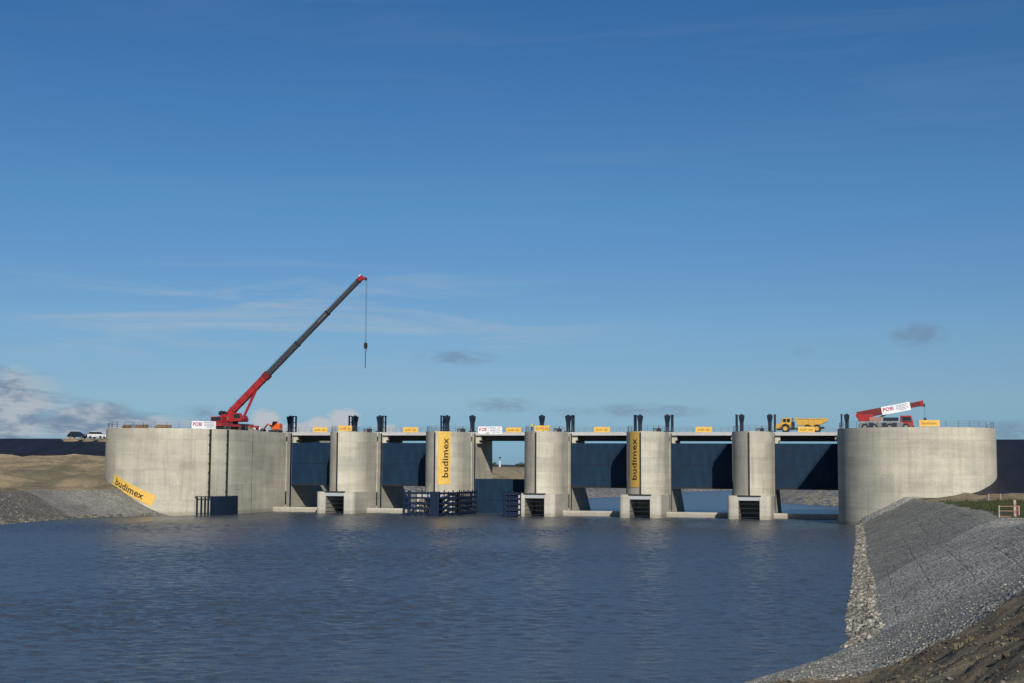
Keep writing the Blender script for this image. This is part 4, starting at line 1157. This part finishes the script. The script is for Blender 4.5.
def car(label, body, loc, rz, group):
    t = thing('parked_car', label, 'car', loc, rz, group)
    MB().prism_y([(-2.1,.35),(2.05,.35),(2.15,.65),(2.05,.9),(1.15,1.0),(-2.0,1.02),(-2.15,.75)], -.85, .85).build('body', body, t, bevel=.08)
    g = MB().prism_y([(-1.95,1.0),(1.1,1.0),(.35,1.5),(-1.5,1.52)], -.76, .76).build('cabin', M['glass'], t, bevel=.06)
    MB().prism_y([(-1.5,1.5),(.35,1.48),(.2,1.58),(-1.35,1.6)], -.72, .72).build('roof', body, t)
    for x in (-1.3, 1.35):
        for s in (-1, 1): wheel(t, x, s*.8, .32, .2)
    for s in (-1,1): MB().box(2.08, 2.16, s*.6-.17, s*.6+.17, .66, .8).build('headlight', M['white'], t)
    return t
for k_, (u_, r_, h_, lb) in enumerate(((-149.6, 2.2, .95, 'in front of the dark car'), (-145.2, 1.9, .6, 'in front of the nearer white car'), (-141.2, 2.3, .75, 'against the left abutment'))):
    heap('sand_heap', 'low pale sand heap on the embankment crest ' + lb, 'sand heap', (u_, -.6, H(u_, -.6)-.25), r_, 1.2, h_, M['sand'], 5+k_)
def crest(u, v=3.0): return H(u, v) + .02
car('dark car parked on the black embankment left of the dam', M['navy'], (-150.4, 3.2, crest(-150.4)), R(6), 'cars parked on the left embankment')
car('white car parked on the embankment, close to the dark car', M['white'], (-145.6, 3.4, crest(-145.6)), R(-4), 'cars parked on the left embankment')
car('white car parked on the embankment, half hidden by the left abutment', M['white'], (-141.3, 3.6, crest(-141.3)), R(3), 'cars parked on the left embankment')

# ------------------------------------------------------------------ the worker on the pier
def person(loc, rz, label):
    t = thing('person', label, 'person', loc, rz)
    J = {'pel':(0,0,.95), 'sp':(0,.01,1.15), 'ch':(0,.0,1.36), 'nk':(0,-.01,1.50), 'hd':(0,-.03,1.62), 'ht':(0,-.03,1.74),
         'hl':(-.10,0,.90), 'kl':(-.12,-.03,.50), 'al':(-.12,.02,.09), 'tl':(-.13,-.14,.04), 'hr':(.10,0,.90), 'kr':(.13,-.02,.50), 'ar':(.13,.03,.09), 'tr':(.14,-.13,.04),
         'sl':(-.18,0,1.42), 'el':(-.26,-.03,1.14), 'wl':(-.24,-.20,.98), 'fl':(-.23,-.28,.95), 'sr':(.18,0,1.42), 'er':(.25,-.05,1.15), 'wr':(.18,-.25,1.10), 'fr':(.15,-.33,1.09)}
    rad_ = {'pel':.15,'sp':.135,'ch':.155,'nk':.06,'hd':.095,'ht':.075,'hl':.10,'kl':.065,'al':.045,'tl':.04,'hr':.10,'kr':.065,'ar':.045,'tr':.04,'sl':.07,'el':.05,'wl':.036,'fl':.04,'sr':.07,'er':.05,'wr':.036,'fr':.04}
    E = [('pel','sp'),('sp','ch'),('ch','nk'),('nk','hd'),('hd','ht'),('pel','hl'),('hl','kl'),('kl','al'),('al','tl'),('pel','hr'),('hr','kr'),('kr','ar'),('ar','tr'),('ch','sl'),('sl','el'),('el','wl'),('wl','fl'),('ch','sr'),('sr','er'),('er','wr'),('wr','fr')]
    ks = list(J); me = bpy.data.meshes.new('body'); me.from_pydata([J[k] for k in ks], [(ks.index(a), ks.index(b)) for a, b in E], [])
    o = bpy.data.objects.new('body', me); COL.objects.link(o)
    o.modifiers.new('skin', 'SKIN'); sm = o.modifiers.new('sub', 'SUBSURF'); sm.levels = 2; sm.render_levels = 2
    for k, sv in zip(ks, me.skin_vertices[0].data): sv.radius = (rad_[k], rad_[k]*(.8 if k in ('pel','sp','ch') else 1)); sv.use_root = (k == 'pel')
    bpy.context.view_layer.update()
    m2 = bpy.data.meshes.new_from_object(o.evaluated_get(bpy.context.evaluated_depsgraph_get()))
    bpy.data.objects.remove(o)
    b = bpy.data.objects.new('body', m2); COL.objects.link(b); b.parent = t
    m2.materials.clear()
    for k in ('hivis', 'trousers', 'skin', 'dark'): m2.materials.append(M[k])
    for p in m2.polygons:
        p.use_smooth = True; c = p.center
        hand = c.y < -.235 and .85 < c.z < 1.2
        p.material_index = 3 if c.z < .11 else 1 if c.z < .92 and not c.y < -.1 else 2 if (c.z > 1.5 or hand) else 0
    hm = MB(); vs = []
    n = 14
    for j in range(5):
        a = R(90*j/4)
        for i in range(n): vs.append((.125*math.cos(a)*math.cos(2*PI*i/n), -.03+.14*math.cos(a)*math.sin(2*PI*i/n), 1.68+.12*math.sin(a)))
    fs = [(j*n+i, j*n+(i+1) % n, (j+1)*n+(i+1) % n, (j+1)*n+i) for j in range(4) for i in range(n)] + [tuple(range(n-1,-1,-1))]
    hm.add(vs, fs); hm.box(-.09,.09,-.24,-.14,1.67,1.69); hm.build('helmet', M['white'], t, smooth=60)
    st = MB(); st.box(-.165,.165,-.138,.13,1.20,1.235); st.build('reflective_band', M['lintel'], t)
person((-43.7, -4.1, TOP), R(15), 'worker in high-visibility clothing and white helmet standing at the pier-top railing')

# ------------------------------------------------------------------ red and white barriers on the bench
def barrier(label, loc, rz, w, h, thick):
    t = thing('safety_barrier', label, 'barrier', (*loc, H(*loc)-.03), rz, 'red and white barriers on the right bank')
    for s in (-1, 1): MB().box(s*w/2-.05, s*w/2+.05, -.05, .05, 0, h).build('post', M['palepost'], t)
    for z in (h-.08, h*.55, .12): MB().box(-w/2+.061, w/2-.061, -.03, .03, z-.035, z+.035).build('rail', M['pink'], t)
    if thick:
        b = MB()
        for k in range(5): b.box(w*.22, w*.22+.26, -.12, .12, .02+.36*k, .02+.36*(k+1), k % 2)
        b.build('marker_post', [M['palepost'], M['pink']], t)
        MB().box(w*.22+.27, w/2-.07, -.03, .03, .2, h*.9).build('panel', M['darkred'], t)
    return t
barrier('red and white barrier with thick striped marker post above the stone slope', (36.1, -128.0), R(8), 2.0, 1.25, True)
barrier('thin pale barrier standing farther off in the grass behind the striped marker post', (40.2, -62.0), R(-10), 1.7, 1.0, False)

# ------------------------------------------------------------------ far downstream: tower and trees
tw = thing('beacon_tower', 'slim white tower with a dark mast far beyond the open bay', 'tower', (-278.4, 882, H(-278.4, 882)))
MB().tube((0,0,-.5), (0,0,5.4), .75, .6, n=12).build('shaft', M['white'], tw, smooth=40)
MB().tube((0,0,5.4), (0,0,9.4), .16, .1, n=8).build('mast', M['dark'], tw)
mb = MB(); mb.box(-.9,.9,-.1,.1,7.6,8.6); mb.build('antenna', M['dark'], tw)
m_, nt_, b_ = newmat('tree_foliage')
nt_.links.new(ramp(nt_, [(.3, (.022,.034,.014)), (.7, (.062,.075,.03))], nz(nt_, wcoords(nt_), .8, 4)).outputs[0], b_.inputs['Base Color']); b_.inputs['Roughness'].default_value = .9
M['leaf'] = m_
M['bark'] = paint('tree_bark', (.06,.045,.035), .9, .2)
def tree(label, loc, h, wd, seed):
    r = random.Random(seed); z0 = H(*loc)
    t = thing('tree', label, 'tree', (*loc, z0-.1), group='trees beyond the open bay')
    tr = MB(); tr.tube((0,0,-.3), (0,0,h*.5), .14, .07, n=7)
    for k in range(5):
        a = r.uniform(0,6.28); tr.tube((0,0,h*(.2+.06*k)), (math.cos(a)*wd*.35, math.sin(a)*wd*.35, h*(.5+.07*k)), .06, .025, n=5)
    tr.build('trunk', M['bark'], t)
    cr = MB()
    cl = [(r.gauss(0,.42)*wd*.5, r.gauss(0,.42)*wd*.5, h*r.uniform(.25,.88), r.uniform(.16,.3)*wd) for k in range(11)]
    for (x,y,z,s) in cl:
        for q in range(130):
            d = Vector((r.gauss(0,1), r.gauss(0,1), r.gauss(0,.8))); d = d.normalized()*s*r.uniform(.4,1.05)
            p = Vector((x,y,z))+d; a = Vector((r.gauss(0,1),r.gauss(0,1),r.gauss(0,1))).normalized()*.16; b = a.orthogonal().normalized()*.10
            cr.add([p-a, p+b, p+a, p-b], [(0,1,2,3)])
    cr.build('crown', M['leaf'], t)
tree('dark round tree far beyond the open bay, left of the white tower', (-207.6, 589.5), 4.0, 4.2, 1)
tree('low dark bush-like tree far beyond the open bay, at its right edge', (-189.8, 594.1), 2.7, 5.0, 2)
tree('small tree on the far plain just right of the dark round tree', (-203.5, 640.0), 2.4, 3.0, 4)
